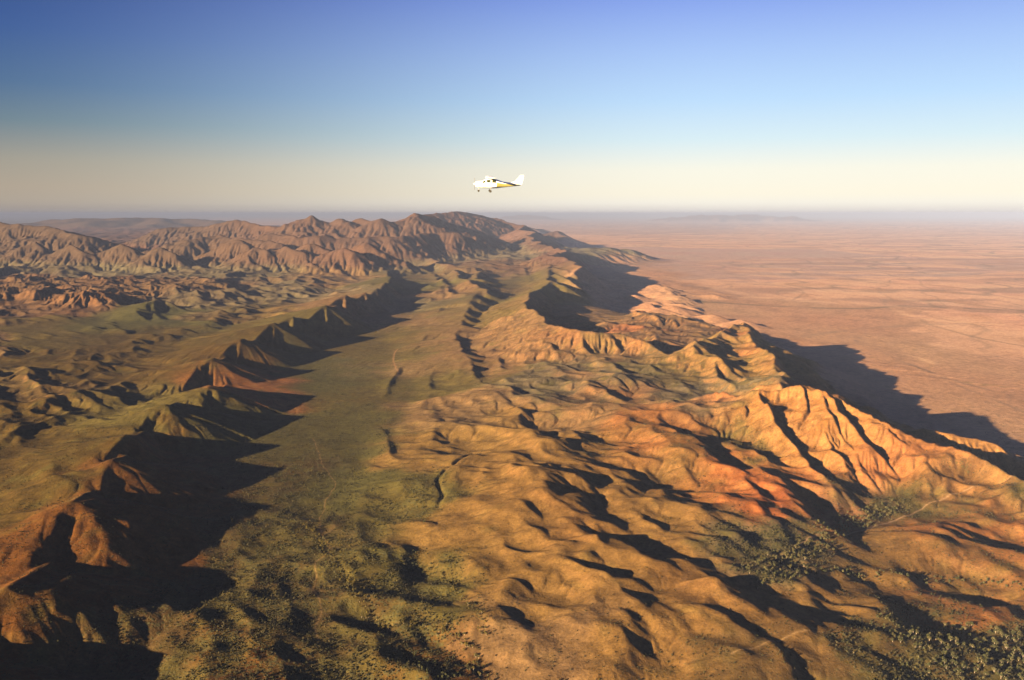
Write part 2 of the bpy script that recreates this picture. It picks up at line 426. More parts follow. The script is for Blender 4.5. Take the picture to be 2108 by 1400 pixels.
# ------------------------------------------------------------------ saw-tooth ridge
SAW = [(-420, 1620, 40), (-330, 1530, 130), (-240, 1460, 55), (-130, 1370, 135), (-60, 1290, 60), (18, 1207, 138), (75, 1130, 75), (150, 1033, 150), (190, 1000, 95), (232, 947, 150), (245, 925, 120),
       (260, 896, 150), (285, 872, 110), (345, 832, 150), (390, 815, 95), (436, 792, 140), (425, 762, 110), (440, 735, 155), (470, 720, 110), (500, 697, 150), (535, 686, 100),
       (567, 663, 150), (590, 658, 115), (606, 650, 150), (635, 645, 105), (672, 627, 150), (690, 622, 105), (715, 606, 145), (735, 607, 110), (752, 601, 140), (765, 598, 105), (779, 592, 135),
       (786, 588, 105), (797, 580, 130), (803, 575, 105), (806, 568, 125), (806, 562, 100), (800, 556, 115), (790, 550, 90), (770, 545, 95), (735, 541, 70), (690, 540, 40)]
SAW = [(a, b, (c * .76 if c >= 124 else c * .42) * (1 + .75 * min(1, max(0, (740 - b) / 120)))) for a, b, c in SAW]
PK = [p for q, p in enumerate(SAW) if (q == 0 or p[2] > SAW[q - 1][2]) and (q + 1 == len(SAW) or p[2] > SAW[q + 1][2])]
pkw = crest_world(PK)
BIG = {(18, 1207), (150, 1033), (232, 947), (345, 832), (436, 792), (440, 735), (500, 697), (567, 663), (672, 627)}
for q, (x, y, z) in enumerate(pkw):
    h = PK[q][2] * 1.08
    big = PK[q][:2] in BIG or y < 2000
    far = min(1.0, max(0.0, (y - 4500) / 3500))
    if big:
        dx, dy = 0.76 + 0.1 * far, -0.65
        L = h * (2.6 - 1.1 * far)
        # a spur drops to the right and towards the camera; its sunny side faces the camera
        ridge([(x, y, z), (x + dx * L * .35, y + dy * L * .35, z - h * .40), (x + dx * L * .75 - 10, y + dy * L * .75 - 15, z - h * .78), (x + dx * L * 1.1 - 20, y + dy * L * 1.1 - 25, z - h * 1.02)],
              sl=.66, sr=.34 + .2 * far, k=4, rd=3, wamp=.35, world=True)
        ridge([(x, y - 4, z - 2), (x - 2, y - 12, z - 4)], sl=.31 + .2 * far, sr=.31 + .2 * far, k=5, rd=3, wamp=.4, world=True)
    else:
        L = h * 1.1
        ridge([(x, y, z), (x + .8 * L * .5, y - .3 * L * .5, z - h * .42), (x + .8 * L, y - .3 * L, z - h * .95)], sl=.75, sr=.8, k=4, rd=3, wamp=.5, world=True)
    L = h * 2.4
    # gentle dip slope to the left
    ridge([(x, y, z - 1), (x - L * .5, y - L * .10, z - h * .40), (x - L * 1.15, y - L * .25, z - h * .85)][::-1], sl=.20, sr=.34, k=8, rd=10, wamp=.8, world=True, capend=.7)
    # the crest runs on to the next tooth
    if q + 1 < len(pkw):
        xn, yn, zn = pkw[q + 1]
        hn = PK[q + 1][2] * 1.08
        nb = PK[q + 1][:2] in BIG
        bz, bn = z - h, zn - hn
        sad = .54 + .14 * far
        cr = [(0, 1.0), (.12, .74), (.26, .5), (.38, .2)] if nb and far < .2 else [(0, 1.0), (.12, .80), (.35, sad + .08), (.62, sad), (.80, sad), (.93, .80), (1.0, 1.0)]
        W_ = []
        for t, f in cr:
            hh_ = h * (1 - t) + hn * t
            W_.append((x + (xn - x) * t - 18 * math.sin(t * math.pi), y + (yn - y) * t, bz * (1 - t) + bn * t + hh_ * f - (2 if f == 1 else 0)))
        ridge(W_, sl=.20, sr=.74, k=5, rd=3, wamp=.5, world=True)

# ------------------------------------------------------------------ the long scarp in the middle and the right
ridge([(1128, 543, 'z265'), (1130, 565, 'z250'), (1128, 584, 'z250'), (1092, 602, 'z270'), (1082, 630, 'z265'), (1120, 655, 'z255'), (1165, 674, 'z255'), (1220, 686, 'z245'), (1290, 688, 'z235'), (1335, 706, 'z205'),
       (1385, 724, 'z190')], sl=.60, sr=.38, k=14, rd=10, wamp=1.6, gul=16, glen=170)
ridge([(1385, 724, 'z190'), (1405, 716, 'z220'), (1425, 711, 'z235'), (1450, 735, 'z190'), (1480, 770, 'z170'), (1520, 800, 'z150')], sl=.45, sr=.35, k=8, rd=5, wamp=1.0, gul=14, glen=110)
ridge([(1425, 711, 'z235'), (1452, 700, 'z225'), (1495, 676, 'z225'), (1528, 661, 'z238'), (1560, 708, 'z215'), (1592, 742, 'z205'), (1622, 795, 'z215')], sl=.62, sr=.27, k=8, rd=5, wamp=1.4, gul=22, glen=150)
for P in ([(1145, 562, 'z275'), (1175, 574, 'z265'), (1205, 602, 'z170')], [(1140, 548, 'z285'), (1170, 558, 'z275'), (1216, 588, 'z170')], [(1130, 575, 'z255'), (1160, 588, 'z250'), (1192, 610, 'z150')]):
    ridge(P, sl=.5, sr=.6, k=8, rd=5, wamp=1.5, gul=14, glen=120)
for P in ([(1450, 715, 'z215'), (1500, 722, 'z190'), (1545, 745, 'z160'), (1600, 800, 'z130')], [(1480, 690, 'z215'), (1520, 700, 'z200'), (1580, 735, 'z170')],
          [(1430, 722, 'z225'), (1470, 742, 'z200'), (1520, 770, 'z170'), (1560, 800, 'z160')], [(1470, 745, 'z190'), (1530, 765, 'z170'), (1590, 806, 'z165')]):
    ridge(P, sl=.30, sr=.5, k=6, rd=5, wamp=1.2)
# main bright face
ridge([(1480, 806, 'z190'), (1520, 812, 'z205'), (1560, 806, 'z235'), (1610, 806, 'z240'), (1672, 794, 'z265'), (1720, 815, 'z240'), (1780, 848, 'z205'), (1845, 880, 'z180'), (1885, 896, 'z166'), (1920, 908, 'z160'), (1960, 918, 'z156'),
       (1995, 930, 'z148'), (2050, 955, 'z130'), (2108, 985, 'z115'), (2220, 1040, 'z100'), (2400, 1100, 'z80')], sl=.62, sr=.37, k=7, rd=4, wamp=.8, gul=32, glen=50)
# (walking left to right: left side = the far side, right side = towards the camera)
ridge([(1562, 810, 'z230'), (1600, 872, 'z165'), (1641, 920, 'z125'), (1688, 975, 'z85'), (1725, 1027, 'z48'), (1757, 1070, 'z14')][::-1], sl=.42, sr=.75, k=4, rd=3, wamp=.5, gul=5, glen=60)
for P in ([(1690, 808, 250), (1712, 862, 190), (1740, 905, 140), (1778, 960, 90), (1815, 1012, 30)],
          [(1705, 812, 245), (1745, 865, 190), (1790, 915, 140), (1830, 955, 90), (1892, 1024, 25)],
          [(1765, 842, 205), (1800, 880, 170), (1850, 930, 120), (1890, 975, 75), (1930, 1022, 22)],
          [(1830, 876, 180), (1870, 912, 140), (1905, 955, 90), (1965, 1022, 22)],
          [(1882, 897, 164), (1915, 940, 115), (1950, 982, 70), (1995, 1022, 22)],
          [(1925, 910, 158), (1965, 950, 115), (1995, 985, 70), (2035, 1022, 20)],
          [(1962, 920, 154), (2010, 950, 115), (2050, 990, 65), (2080, 1022, 20)],
          [(2000, 930, 145), (2060, 970, 100), (2108, 1012, 40)], [(2055, 958, 125), (2120, 1000, 80), (2170, 1030, 20)],
          [(1650, 800, 255), (1670, 850, 190), (1705, 910, 135), (1745, 965, 90), (1790, 1025, 20)]):
    ridge([(a, b, 'z%g' % c) for a, b, c in P][::-1], sl=.42, sr=.62, k=3, rd=3, wamp=.7)

# ------------------------------------------------------------------ individual spurs of the rounded hills
HILLS = [
 # (points, height)
 ([(982, 1130), (1006, 1155), (1040, 1177), (1058, 1187)], [17, 20, 18, 8]), ([(1014, 1098), (1033, 1117), (1052, 1134)], [6, 9, 5]), ([(1050, 1079), (1067, 1098), (1076, 1109)], [5, 8, 5]),
 ([(1111, 1109), (1124, 1132)], [5, 5]), ([(1063, 1050), (1100, 1062), (1147, 1070), (1166, 1081), (1175, 1100), (1204, 1109)], [14, 18, 16, 17, 14, 6]),
 ([(1090, 960), (1118, 965), (1141, 984), (1162, 1005), (1194, 1015)], [12, 15, 19, 17, 8]), ([(1076, 1005), (1099, 1009), (1128, 1020), (1150, 1024)], [8, 12, 9, 5]),
 ([(1057, 1011), (1071, 1020), (1090, 1026)], [6, 8, 4]), ([(1166, 1026), (1194, 1041), (1232, 1062), (1270, 1075), (1297, 1087)], [14, 24, 28, 20, 12]),
 ([(1261, 978), (1280, 999), (1297, 1015)], [13, 14, 8]), ([(1141, 1168), (1162, 1185), (1181, 1200), (1215, 1228)], [14, 18, 16, 6]),
 ([(1200, 1155), (1222, 1176), (1260, 1187), (1298, 1191)], [7, 8, 7, 6]), ([(1273, 956), (1297, 978), (1320, 994), (1341, 1014)], [12, 14, 13, 7]),
 ([(1311, 1035), (1330, 1060), (1356, 1083), (1387, 1098)], [14, 18, 16, 12]), ([(1252, 1111), (1295, 1132), (1326, 1155), (1364, 1168), (1398, 1172), (1464, 1187)], [16, 30, 34, 26, 14, 9]),
 ([(1364, 1119), (1383, 1136), (1417, 1147)], [9, 11, 7]), ([(1440, 1157), (1455, 1172), (1468, 1184)], [8, 8, 5]),
 ([(1394, 1014), (1421, 1035), (1447, 1058), (1478, 1073), (1497, 1087), (1525, 1098), (1544, 1121)], [14, 20, 22, 18, 15, 9, 5]),
 ([(1531, 986), (1554, 1016), (1573, 1049), (1601, 1073), (1648, 1107)], [16, 26, 28, 22, 8]), ([(1567, 973), (1592, 994), (1630, 1026), (1660, 1055), (1675, 1078)], [14, 22, 24, 16, 5]),
 ([(1476, 1142), (1506, 1160), (1531, 1181)], [24, 22, 10]), ([(1457, 1100), (1490, 1120), (1515, 1134)], [5, 6, 3]), ([(1546, 1098), (1570, 1115), (1592, 1130)], [10, 11, 5]),
 ([(1371, 956), (1398, 982), (1426, 1007)], [6, 8, 5]), ([(1422, 1203), (1459, 1213), (1497, 1230), (1525, 1239), (1557, 1240)], [18, 32, 30, 24, 12]),
 ([(1250, 1239), (1288, 1258), (1326, 1266), (1390, 1268)], [12, 15, 11, 5]), ([(1455, 1237), (1478, 1252), (1502, 1258), (1573, 1256), (1630, 1252), (1672, 1246)], [6, 8, 8, 8, 8, 6]),
 ([(1459, 1273), (1487, 1296), (1516, 1317), (1540, 1330)], [6, 9, 9, 5]), ([(1415, 1340), (1434, 1344), (1455, 1364), (1487, 1389), (1510, 1399)], [8, 13, 14, 12, 8]),
 ([(1464, 1349), (1497, 1357), (1531, 1362)], [9, 10, 5]), ([(1603, 1292), (1620, 1317), (1639, 1332)], [6, 6, 4]),
 ([(1622, 1264), (1650, 1292), (1680, 1325), (1712, 1338)], [7, 9, 9, 6]), ([(1712, 1338), (1758, 1344), (1797, 1361), (1855, 1380), (1905, 1388)], [7, 13, 14, 10, 5]),
 ([(1345, 1190), (1375, 1197), (1392, 1205)], [9, 9, 4]), ([(1200, 1360), (1235, 1375), (1280, 1400)], [6, 11, 9]), ([(1820, 1250), (1835, 1274), (1860, 1299), (1884, 1320)], [18, 24, 22, 12]),
 ([(1719, 1187), (1746, 1196), (1790, 1200)], [9, 10, 6]), ([(1865, 1180), (1885, 1198), (1912, 1208)], [14, 16, 9]), ([(1960, 1198), (1990, 1216), (2030, 1228), (2045, 1234), (2108, 1225)], [14, 18, 16, 12, 10]),
 ([(1674, 1214), (1700, 1240), (1712, 1262)], [10, 16, 10]), ([(1716, 1270), (1738, 1305), (1762, 1332)], [7, 8, 5]),
 ([(1385, 875), (1420, 895), (1445, 925), (1470, 950)], [20, 26, 24, 10]), ([(1555, 925), (1580, 945), (1600, 958)], [13, 15, 9]),
 ([(1003, 791), (1026, 814), (1050, 833), (1075, 860), (1097, 872)], [18, 20, 22, 22, 12]), ([(1030, 836), (1055, 855), (1085, 868)], [12, 14, 8]), ([(1062, 878), (1079, 898)], [17, 12]),
 ([(975, 884), (1022, 893), (1052, 905), (1081, 920)], [10, 15, 16, 8]), ([(1016, 907), (1041, 918), (1064, 932)], [10, 12, 7]), ([(1020, 922), (1052, 937)], [8, 7]),
 ([(1026, 782), (1049, 799), (1069, 808)], [12, 14, 8]), ([(1064, 820), (1083, 825), (1105, 827)], [8, 10, 6]), ([(1140, 922), (1165, 932), (1195, 950), (1215, 962)], [20, 26, 24, 12]),
 ([(1195, 901), (1210, 914), (1229, 922)], [16, 17, 10]), ([(1155, 873), (1197, 889)], [8, 8]), ([(1130, 748), (1152, 755), (1166, 766)], [14, 18, 12]), ([(1212, 790), (1223, 800), (1242, 806)], [20, 20, 12]),
 ([(1178, 790), (1193, 810)], [12, 10]), ([(1263, 755), (1288, 776)], [17, 14]), ([(1060, 704), (1083, 719), (1103, 730)], [16, 16, 9]), ([(950, 726), (961, 738), (969, 751)], [20, 22, 14]),
 ([(973, 763), (990, 772)], [15, 12]), ([(925, 690), (935, 705)], [16, 14]), ([(893, 835), (905, 868)], [11, 8]), ([(795, 900), (803, 930), (812, 965)], [8, 9, 8]),
 ([(890, 884), (915, 900)], [10, 8]), ([(833, 1000), (850, 1030), (872, 1070)], [8, 9, 7]), ([(833, 1130), (836, 1160), (842, 1190)], [12, 13, 10]),
 ([(845, 1300), (870, 1320), (920, 1345), (965, 1370)], [9, 12, 11, 6]), ([(838, 1325), (870, 1370), (890, 1400)], [9, 11, 9]), ([(1080, 1279), (1110, 1290), (1140, 1302), (1160, 1312)], [8, 12, 11, 6]),
 ([(1210, 1275), (1235, 1295), (1258, 1303)], [6, 8, 4]), ([(1975, 1046), (2040, 1054), (2108, 1070)], [9, 12, 10]), ([(1830, 1103), (1860, 1118), (1890, 1128)], [10, 12, 8]),
 ([(1930, 1112), (1955, 1135), (1985, 1152)], [15, 18, 10]), ([(2040, 1130), (2108, 1150)], [14, 12]), ([(960, 640), (955, 655), (952, 668)], [34, 30, 18]), ([(985, 600), (972, 615), (962, 630)], [40, 48, 36]),
]
for P, H in HILLS:
    y_m = sum(p[1] for p in P) / len(P)
    big = max(H)
    a0, a1, b0, b1 = P[0], P[1], P[-1], P[-2]
    P = [(a0[0] - (a1[0] - a0[0]) * .5, a0[1] - (a1[1] - a0[1]) * .5)] + P + [(b0[0] - (b1[0] - b0[0]) * .7, b0[1] - (b1[1] - b0[1]) * .7)]
    H = [H[0] * .3] + H + [0.5]
    ridge([(p[0], p[1], h * 1.75) for p, h in zip(P, H)][::-1], sl=.19, sr=.48, k=max(4, big * .35), rd=max(5, big * .8), wamp=.5, seed=int(P[0][0]))
# (walking from the far low end up: reversed so that the lee side is on the right)

# lit front hills at the right edge
ridge([(1865, 1222, 18), (1950, 1222, 26), (2010, 1236, 28), (2048, 1268, 22), (2080, 1299, 8)], sl=.3, sr=.42, k=4, rd=6, wamp=.6, gul=6, glen=45)
ridge([(1990, 1165, 14), (2040, 1140, 22), (2108, 1135, 24), (2180, 1150, 20)], sl=.3, sr=.33, k=4, rd=6, wamp=.6, gul=5, glen=50)
ridge([(1760, 1120, 10), (1830, 1090, 18), (1930, 1085, 20), (2000, 1100, 18), (2060, 1120, 10)], sl=.2, sr=.2, k=5, rd=12, wamp=.6, gul=4, glen=60)

# ------------------------------------------------------------------ rocky band beyond the green valley
for P, h in (([(795, 512), (822, 518), (850, 524), (872, 530)], 80), ([(880, 530), (900, 538), (925, 545), (945, 552)], 85), ([(940, 556), (962, 568), (985, 578), (1013, 604)], 75),
             ([(930, 572), (938, 590), (948, 606)], 45), ([(905, 560), (913, 580), (910, 605), (900, 622)], 26), ([(960, 548), (985, 562), (1000, 575)], 60)):
    ridge([(a, b, 1.5 * h * (0.7 if (n % 2) else 1)) for n, (a, b) in enumerate(P)], sl=.35, sr=.45, k=14, rd=10, wamp=4, gul=26, glen=220)

def band(pts, sl=.2, sr=.46, gul=9, glen=120):
    """a long low ridge made of many knolls: the crest rises and falls along its length"""
    r = random.Random(len(pts) * 7 + pts[0][0])
    W = []
    for a in range(len(pts) - 1):
        p, q = pts[a], pts[a + 1]
        for m_ in range(4):
            t = m_ / 4
            f = 1.12 if m_ % 2 == 0 else r.uniform(.48, .72)
            W.append((p[0] + (q[0] - p[0]) * t, p[1] + (q[1] - p[1]) * t, (p[2] + (q[2] - p[2]) * t) * f))
    W.append(pts[-1])
    ridge(W, sl=sl, sr=sr, k=8, rd=8, wamp=1.3, gul=gul, glen=glen)
band([(1004, 803, 18), (978, 770, 38), (964, 738, 48), (946, 706, 44), (940, 682, 42), (958, 655, 62), (974, 628, 75), (1000, 604, 75)], sr=.5)
band([(795, 810, 7), (826, 760, 16), (860, 712, 24), (890, 672, 30), (908, 638, 38), (914, 605, 44), (906, 578, 44), (882, 553, 30)], sl=.16, sr=.44, gul=6)
band([(880, 815, 10), (893, 770, 18), (900, 730, 22), (908, 700, 24), (925, 668, 28), (942, 635, 34)], sl=.18, sr=.42, gul=6)
band([(1060, 800, 14), (1036, 760, 26), (1016, 720, 30), (1008, 685, 32), (1022, 648, 38), (1044, 618, 40)], gul=7)
band([(1120, 748, 14), (1085, 690, 26), (1070, 650, 32), (1078, 615, 36), (1090, 575, 40), (1075, 545, 36)], gul=8)
band([(40, 880, 12), (200, 810, 17), (330, 765, 18), (420, 715, 20)], sl=.15, gul=6, glen=90)
band([(-60, 930, 12), (60, 880, 13), (170, 840, 14), (260, 812, 14)], sl=.15, gul=5, glen=90)

# ------------------------------------------------------------------ hill chains made of many short spurs
def z_now(x, y):
    j = min(NY - 1, int(np.interp(y, YR, np.arange(NY)))); i_ = int((x / halfw(y) + 1) / 2 * (NX - 1))
    return float(Z[j, min(max(i_, 0), NX - 1)])
def chain(poly, n, h, length, spread, ang=(0.80, -0.60), sl=.16, sr=.42, seed=1, k=5, rd=6):
    r = random.Random(seed)
    pts = []
    for (px, py) in poly:
        z = 60
        for _ in range(4):
            x, y = at_z(px, py, z); z = base_pt(x, y)
        pts.append((x, y))
    for q in range(n):
        f = (q + r.random()) / n * (len(pts) - 1)
        a = min(int(f), len(pts) - 2); t = f - a
        x = pts[a][0] * (1 - t) + pts[a + 1][0] * t + r.gauss(0, spread); y = pts[a][1] * (1 - t) + pts[a + 1][1] * t + r.gauss(0, spread)
        hh = h * r.uniform(.55, 1.25); L = length * r.uniform(.6, 1.4)
        an = math.atan2(ang[1], ang[0]) + r.gauss(0, .3)
        dx, dy = math.cos(an), math.sin(an)
        b = max(base_pt(x, y), z_now(x, y) - 2) if h <= 16 else base_pt(x, y)
        W = [(x - dx * L * .5, y - dy * L * .5, b + hh * .5), (x, y, b + hh), (x + dx * L * .5, y + dy * L * .5, b + hh * .25)]
        ridge(W[::-1], sl=sl, sr=sr, k=k, rd=rd, wamp=.8, world=True)
chain([(-20, 705), (150, 684), (300, 655), (430, 628), (540, 598)], 24, 22, 260, 60, ang=(.8, -.6), sl=.16, sr=.42, seed=61, k=8, rd=10)
chain([(-10, 668), (140, 652), (280, 634)], 12, 18, 260, 60, ang=(.8, -.6), sl=.16, sr=.42, seed=62, k=8, rd=10)
chain([(20, 775), (130, 755), (230, 735), (330, 700), (430, 670), (500, 640), (560, 620), (640, 585)], 46, 30, 260, 110, seed=3)
chain([(40, 830), (150, 830), (250, 815)], 12, 14, 200, 80, seed=4)
chain([(250, 690), (330, 640), (420, 615), (520, 585)], 14, 16, 240, 130, seed=9)
chain([(0, 600), (120, 590), (250, 600), (350, 600), (440, 600)], 55, 70, 420, 420, seed=5, k=12, rd=10, sl=.3)
chain([(270, 655), (320, 640), (380, 622), (440, 612)], 9, 85, 420, 60, seed=6, k=12, rd=10, sl=.22, sr=.5)
chain([(520, 600), (620, 570), (720, 560)], 18, 30, 320, 350, seed=7, k=8)
chain([(60, 545), (250, 540), (420, 550), (600, 535), (740, 530)], 46, 60, 600, 700, seed=8, k=16, rd=16)
chain([(1290, 590), (1340, 600), (1390, 625), (1370, 650), (1410, 665)], 34, 60, 360, 170, seed=10, k=6, sl=.25, sr=.55)
chain([(1470, 612), (1500, 612)], 2, 40, 260, 20, seed=11)
chain([(1800, 740), (1880, 760), (1980, 790)], 8, 5, 420, 150, seed=12, ang=(.75, -.66))
chain([(1120, 620), (1180, 650), (1250, 670), (1330, 690)], 14, 30, 300, 100, seed=13)
chain([(960, 680), (950, 720), (965, 760)], 9, 16, 150, 50, seed=14)
chain([(900, 690), (930, 650), (980, 640)], 10, 22, 240, 80, seed=15)
chain([(600, 1380), (760, 1380), (840, 1240)], 9, 7, 110, 90, seed=16)
chain([(1100, 1330), (1200, 1320), (1320, 1330)], 7, 8, 130, 30, seed=17)
chain([(1330, 860), (1400, 840), (1480, 860)], 10, 16, 160, 80, seed=18)
chain([(930, 860), (970, 960), (970, 1100), (1040, 1210)], 30, 13, 130, 60, ang=(.62, -.78), sl=.2, sr=.5, seed=31, k=6, rd=8)
chain([(1080, 850), (1130, 960), (1150, 1120), (1200, 1300)], 38, 15, 140, 70, ang=(.62, -.78), sl=.2, sr=.5, seed=32, k=6, rd=8)
chain([(1240, 880), (1320, 1050), (1420, 1220), (1500, 1350)], 40, 15, 140, 80, ang=(.62, -.78), sl=.2, sr=.5, seed=33, k=6, rd=8)
chain([(1420, 1000), (1560, 1230), (1700, 1290), (1780, 1310)], 26, 13, 130, 70, ang=(.66, -.75), sl=.2, sr=.5, seed=34, k=6, rd=8)
chain([(1160, 800), (1280, 830), (1400, 860), (1480, 900)], 22, 20, 170, 90, ang=(.66, -.75), sl=.2, sr=.5, seed=35, k=6, rd=8)
chain([(960, 900), (1060, 1000), (1100, 1150), (1150, 1290)], 34, 13, 95, 110, ang=(.62, -.78), sl=.22, sr=.55, seed=41, k=4, rd=5)
chain([(1150, 900), (1260, 1020), (1330, 1160), (1400, 1330)], 40, 13, 95, 120, ang=(.62, -.78), sl=.22, sr=.55, seed=42, k=4, rd=5)
chain([(1400, 960), (1500, 1120), (1620, 1260), (1720, 1370)], 34, 13, 95, 110, ang=(.66, -.75), sl=.22, sr=.55, seed=43, k=4, rd=5)
chain([(1900, 1090), (2000, 1130), (2100, 1200)], 12, 12, 120, 50, ang=(.8, -.6), sl=.2, sr=.5, seed=36, k=5, rd=7)
chain([(900, 800), (960, 830), (940, 940), (1000, 1000)], 14, 8, 150, 70, seed=19)

# ------------------------------------------------------------------ running water: gullies and hollows carved by drainage
def erode(z, X, Y, rough, n_it, K, D):
    h, w = z.shape
    dyr = np.gradient(Y[:, 0])
    dxr = np.gradient(X, axis=1)
    area = (np.abs(dxr) * dyr[:, None])
    offs = [(-1, -1), (-1, 0), (-1, 1), (0, -1), (0, 1), (1, -1), (1, 0), (1, 1)]
    big = 1e9
    idx = np.arange(h * w, dtype=np.int64).reshape(h, w)
    def shifted(A, dj, di, fill):
        B = np.full_like(A, fill)
        js, jd = (slice(max(dj, 0), h + min(dj, 0)), slice(max(-dj, 0), h + min(-dj, 0)))
        is_, id_ = (slice(max(di, 0), w + min(di, 0)), slice(max(-di, 0), w + min(-di, 0)))
        B[jd, id_] = A[js, is_]
        return B
    dist = []
    for dj, di in offs:
        xs = shifted(X, dj, di, 0.0); ys = shifted(Y, dj, di, 0.0)
        dist.append(np.maximum(np.hypot(xs - X, ys - Y), .5).astype(np.float32))
    edge = np.zeros((h, w), bool); edge[0] = edge[-1] = True; edge[:, 0] = edge[:, -1] = True
    D = D * np.maximum(Y / 4500.0, 1.0) ** 1.6
    cx = np.clip(D / dxr ** 2, 0, .2); cy = np.clip(D / dyr[:, None] ** 2, 0, .2)
    dif = np.clip(1.15 - 1.3 * rough, .12, 1)
    for it in range(n_it):
        for _ in range(2):      # fill single-cell pits
            mn = np.full_like(z, big)
            for dj, di in offs:
                np.minimum(mn, shifted(z, dj, di, big), out=mn)
            z = np.where((z <= mn) & ~edge, mn + 0.02, z)
        best = np.zeros_like(z); rec = idx.copy(); bz = z.copy()
        for (dj, di), ds in zip(offs, dist):
            zn = shifted(z, dj, di, big)
            sl = (z - zn) / ds
            m = sl > best
            best = np.where(m, sl, best); bz = np.where(m, zn, bz)
            rec = np.where(m, idx + dj * w + di, rec)
        R_ = rec.ravel().copy()
        isroot = R_ == idx.ravel()
        n = h * w
        R_[isroot] = n
        R_ = np.append(R_, n)
        Acc = np.append(area.ravel(), 0.0)
        for k in range(10):
            Acc = Acc + np.bincount(R_, Acc, minlength=n + 1)
            Acc[n] = 0
            R_ = R_[R_]
        A = Acc[:n].reshape(h, w)
        A = np.minimum(A, 4e5)
        e = K * np.sqrt(A) * best * (0.35 + rough * 1.6) * np.clip(7000.0 / Y, .25, 1)
        z = z - np.minimum(e, .4 * (z - bz)) * ~edge
        lap = np.zeros_like(z)
        lap[:, 1:-1] += (z[:, 2:] + z[:, :-2] - 2 * z[:, 1:-1]) * cx[:, 1:-1]
        lap[1:-1] += (z[2:] + z[:-2] - 2 * z[1:-1]) * cy[1:-1]
        z = z + lap * dif
    return z
ja = np.searchsorted(YR, 1350); jb = np.searchsorted(YR, 30000)
ROLL = np.clip((ROUGH - .09) / .12, 0, 1)
for lam_, sd_, am_ in ((520, 71, .045), (270, 72, .085), (130, 73, .095), (66, 74, .06)):
    wg = np.clip(lam_ / SPC / 3 - .5, 0, 1)
    q_ = perlin(GX / lam_ * .8 + GY / lam_ * .6, (-GX * .6 + GY * .8) / lam_ * .6, sd_)
    Z += (.5 - np.abs(q_) * 1.6) * lam_ * am_ * wg * (.04 + 1.0 * ROLL)
Z[ja:jb] = erode(Z[ja:jb], GX[ja:jb], GY[ja:jb], np.clip(ROUGH[ja:jb], 0, 1), 22, 0.055, 1.7)

# fine erosion on top of everything that is steep
SLY, SLX = np.gradient(Z)
slope = np.sqrt((SLY / np.gradient(YR)[:, None]) ** 2 + (SLX / (WR * 2 / NX)[:, None]) ** 2)
steep = np.clip((slope - .08) / .3, 0, 1)
for lam, sd in ((70, 81), (34, 82), (17, 83), (9, 84)):
    wgt = np.clip((lam / SPC - 2.0) / 2.0, 0, 1)
    r1 = np.where(wgt[:, 0] > 0)[0].max() + 1
    ca, sa = math.cos(-.6), math.sin(-.6)
    xx = (GX[:r1] * ca + GY[:r1] * sa) / (lam * 2.2); yy = (-GX[:r1] * sa + GY[:r1] * ca) / lam
    n = perlin(xx + W2[0][:r1] * .5, yy + W2[1][:r1] * .5, sd)
    Z[:r1] += n * lam * .08 * (0.12 + .6 * steep[:r1]) * wgt[:r1] * np.clip(ROUGH[:r1] * 4, .3, 1.2)

# gully of the small creek
def seg_dist(poly, zz=None):
    """distance in metres from each grid vertex to a photo polyline laid on the ground (limited area)"""
    P = []
    for px, py in poly:
        z = 20
        for _ in range(4):
            x, y = at_z(px, py, z); z = base_pt(x, y)
        P.append((x, y))
    D = np.full(Z.shape, 1e6, dtype=np.float32)
    xs = [p[0] for p in P]; ys = [p[1] for p in P]
    R = 0.02 * max(ys) + 60
    j0 = max(0, np.searchsorted(YR, min(ys) - R)); j1 = min(NY, np.searchsorted(YR, max(ys) + R) + 1)
    X = GX[j0:j1] + DCRX[j0:j1] * .6; Y = GY[j0:j1] + DCRY[j0:j1] * .6
    best = np.full(X.shape, 1e6)
    for a in range(len(P) - 1):
        dx, dy = P[a + 1][0] - P[a][0], P[a + 1][1] - P[a][1]
        t = np.clip(((X - P[a][0]) * dx + (Y - P[a][1]) * dy) / (dx * dx + dy * dy + 1e-6), 0, 1)
        best = np.minimum(best, np.hypot(X - P[a][0] - dx * t, Y - P[a][1] - dy * t))
    D[j0:j1] = best
    return D
d = seg_dist([(975, 960), (945, 975), (920, 990), (905, 1010), (912, 1040), (905, 1060)])
Z -= 7 * np.exp(-(d / 9) ** 2)
d_creek = seg_dist([(690, 1060), (660, 1110), (690, 1170), (740, 1240), (790, 1290), (860, 1290), (930, 1300), (985, 1340), (1005, 1400)])
Z -= 3 * np.exp(-(d_creek / 14) ** 2)

# ------------------------------------------------------------------ surface colours (soil and rock types)
def blend(mask, col, a=1.0):
    global CR, CG, CB
    col = [c * ALB for c in col]
    m = np.clip(mask * a, 0, 1)
    CR = CR * (1 - m) + col[0] * m; CG = CG * (1 - m) + col[1] * m; CB = CB * (1 - m) + col[2] * m
n1 = perlin(GX / 900, GY / 1600, 91); n2 = perlin(GX / 210, GY / 300, 92); n3 = perlin(GX / 60, GY / 70, 93); n4 = perlin(GX / 22, GY / 22, 94)
farw = np.clip(60 / SPC, 0, 1)
V = 1 + .22 * n2 * np.clip(200 / SPC - 1, 0, 1) + .20 * n3 * np.clip(60 / SPC - 1, 0, 1) + .16 * n4 * np.clip(22 / SPC - 1, 0, 1)
CR *= V; CG *= V * (1 + .10 * n1); CB *= V * (1 + .10 * n1)
rocky = np.clip((slope - .35) / .4, 0, 1) * np.clip(ROUGH * 3, 0, 1)
blend(rocky * np.clip((12000 - GY) / 4000, 0, 1) * (n3 > -.3), (0.25, 0.118, 0.045), .4)
right_side = np.clip((GX - 200) / 600, 0, 1) * np.clip((11000 - GY) / 4000, 0, 1)
blend(rocky * right_side * (n3 > -.1), (0.31, 0.165, 0.055), .45)
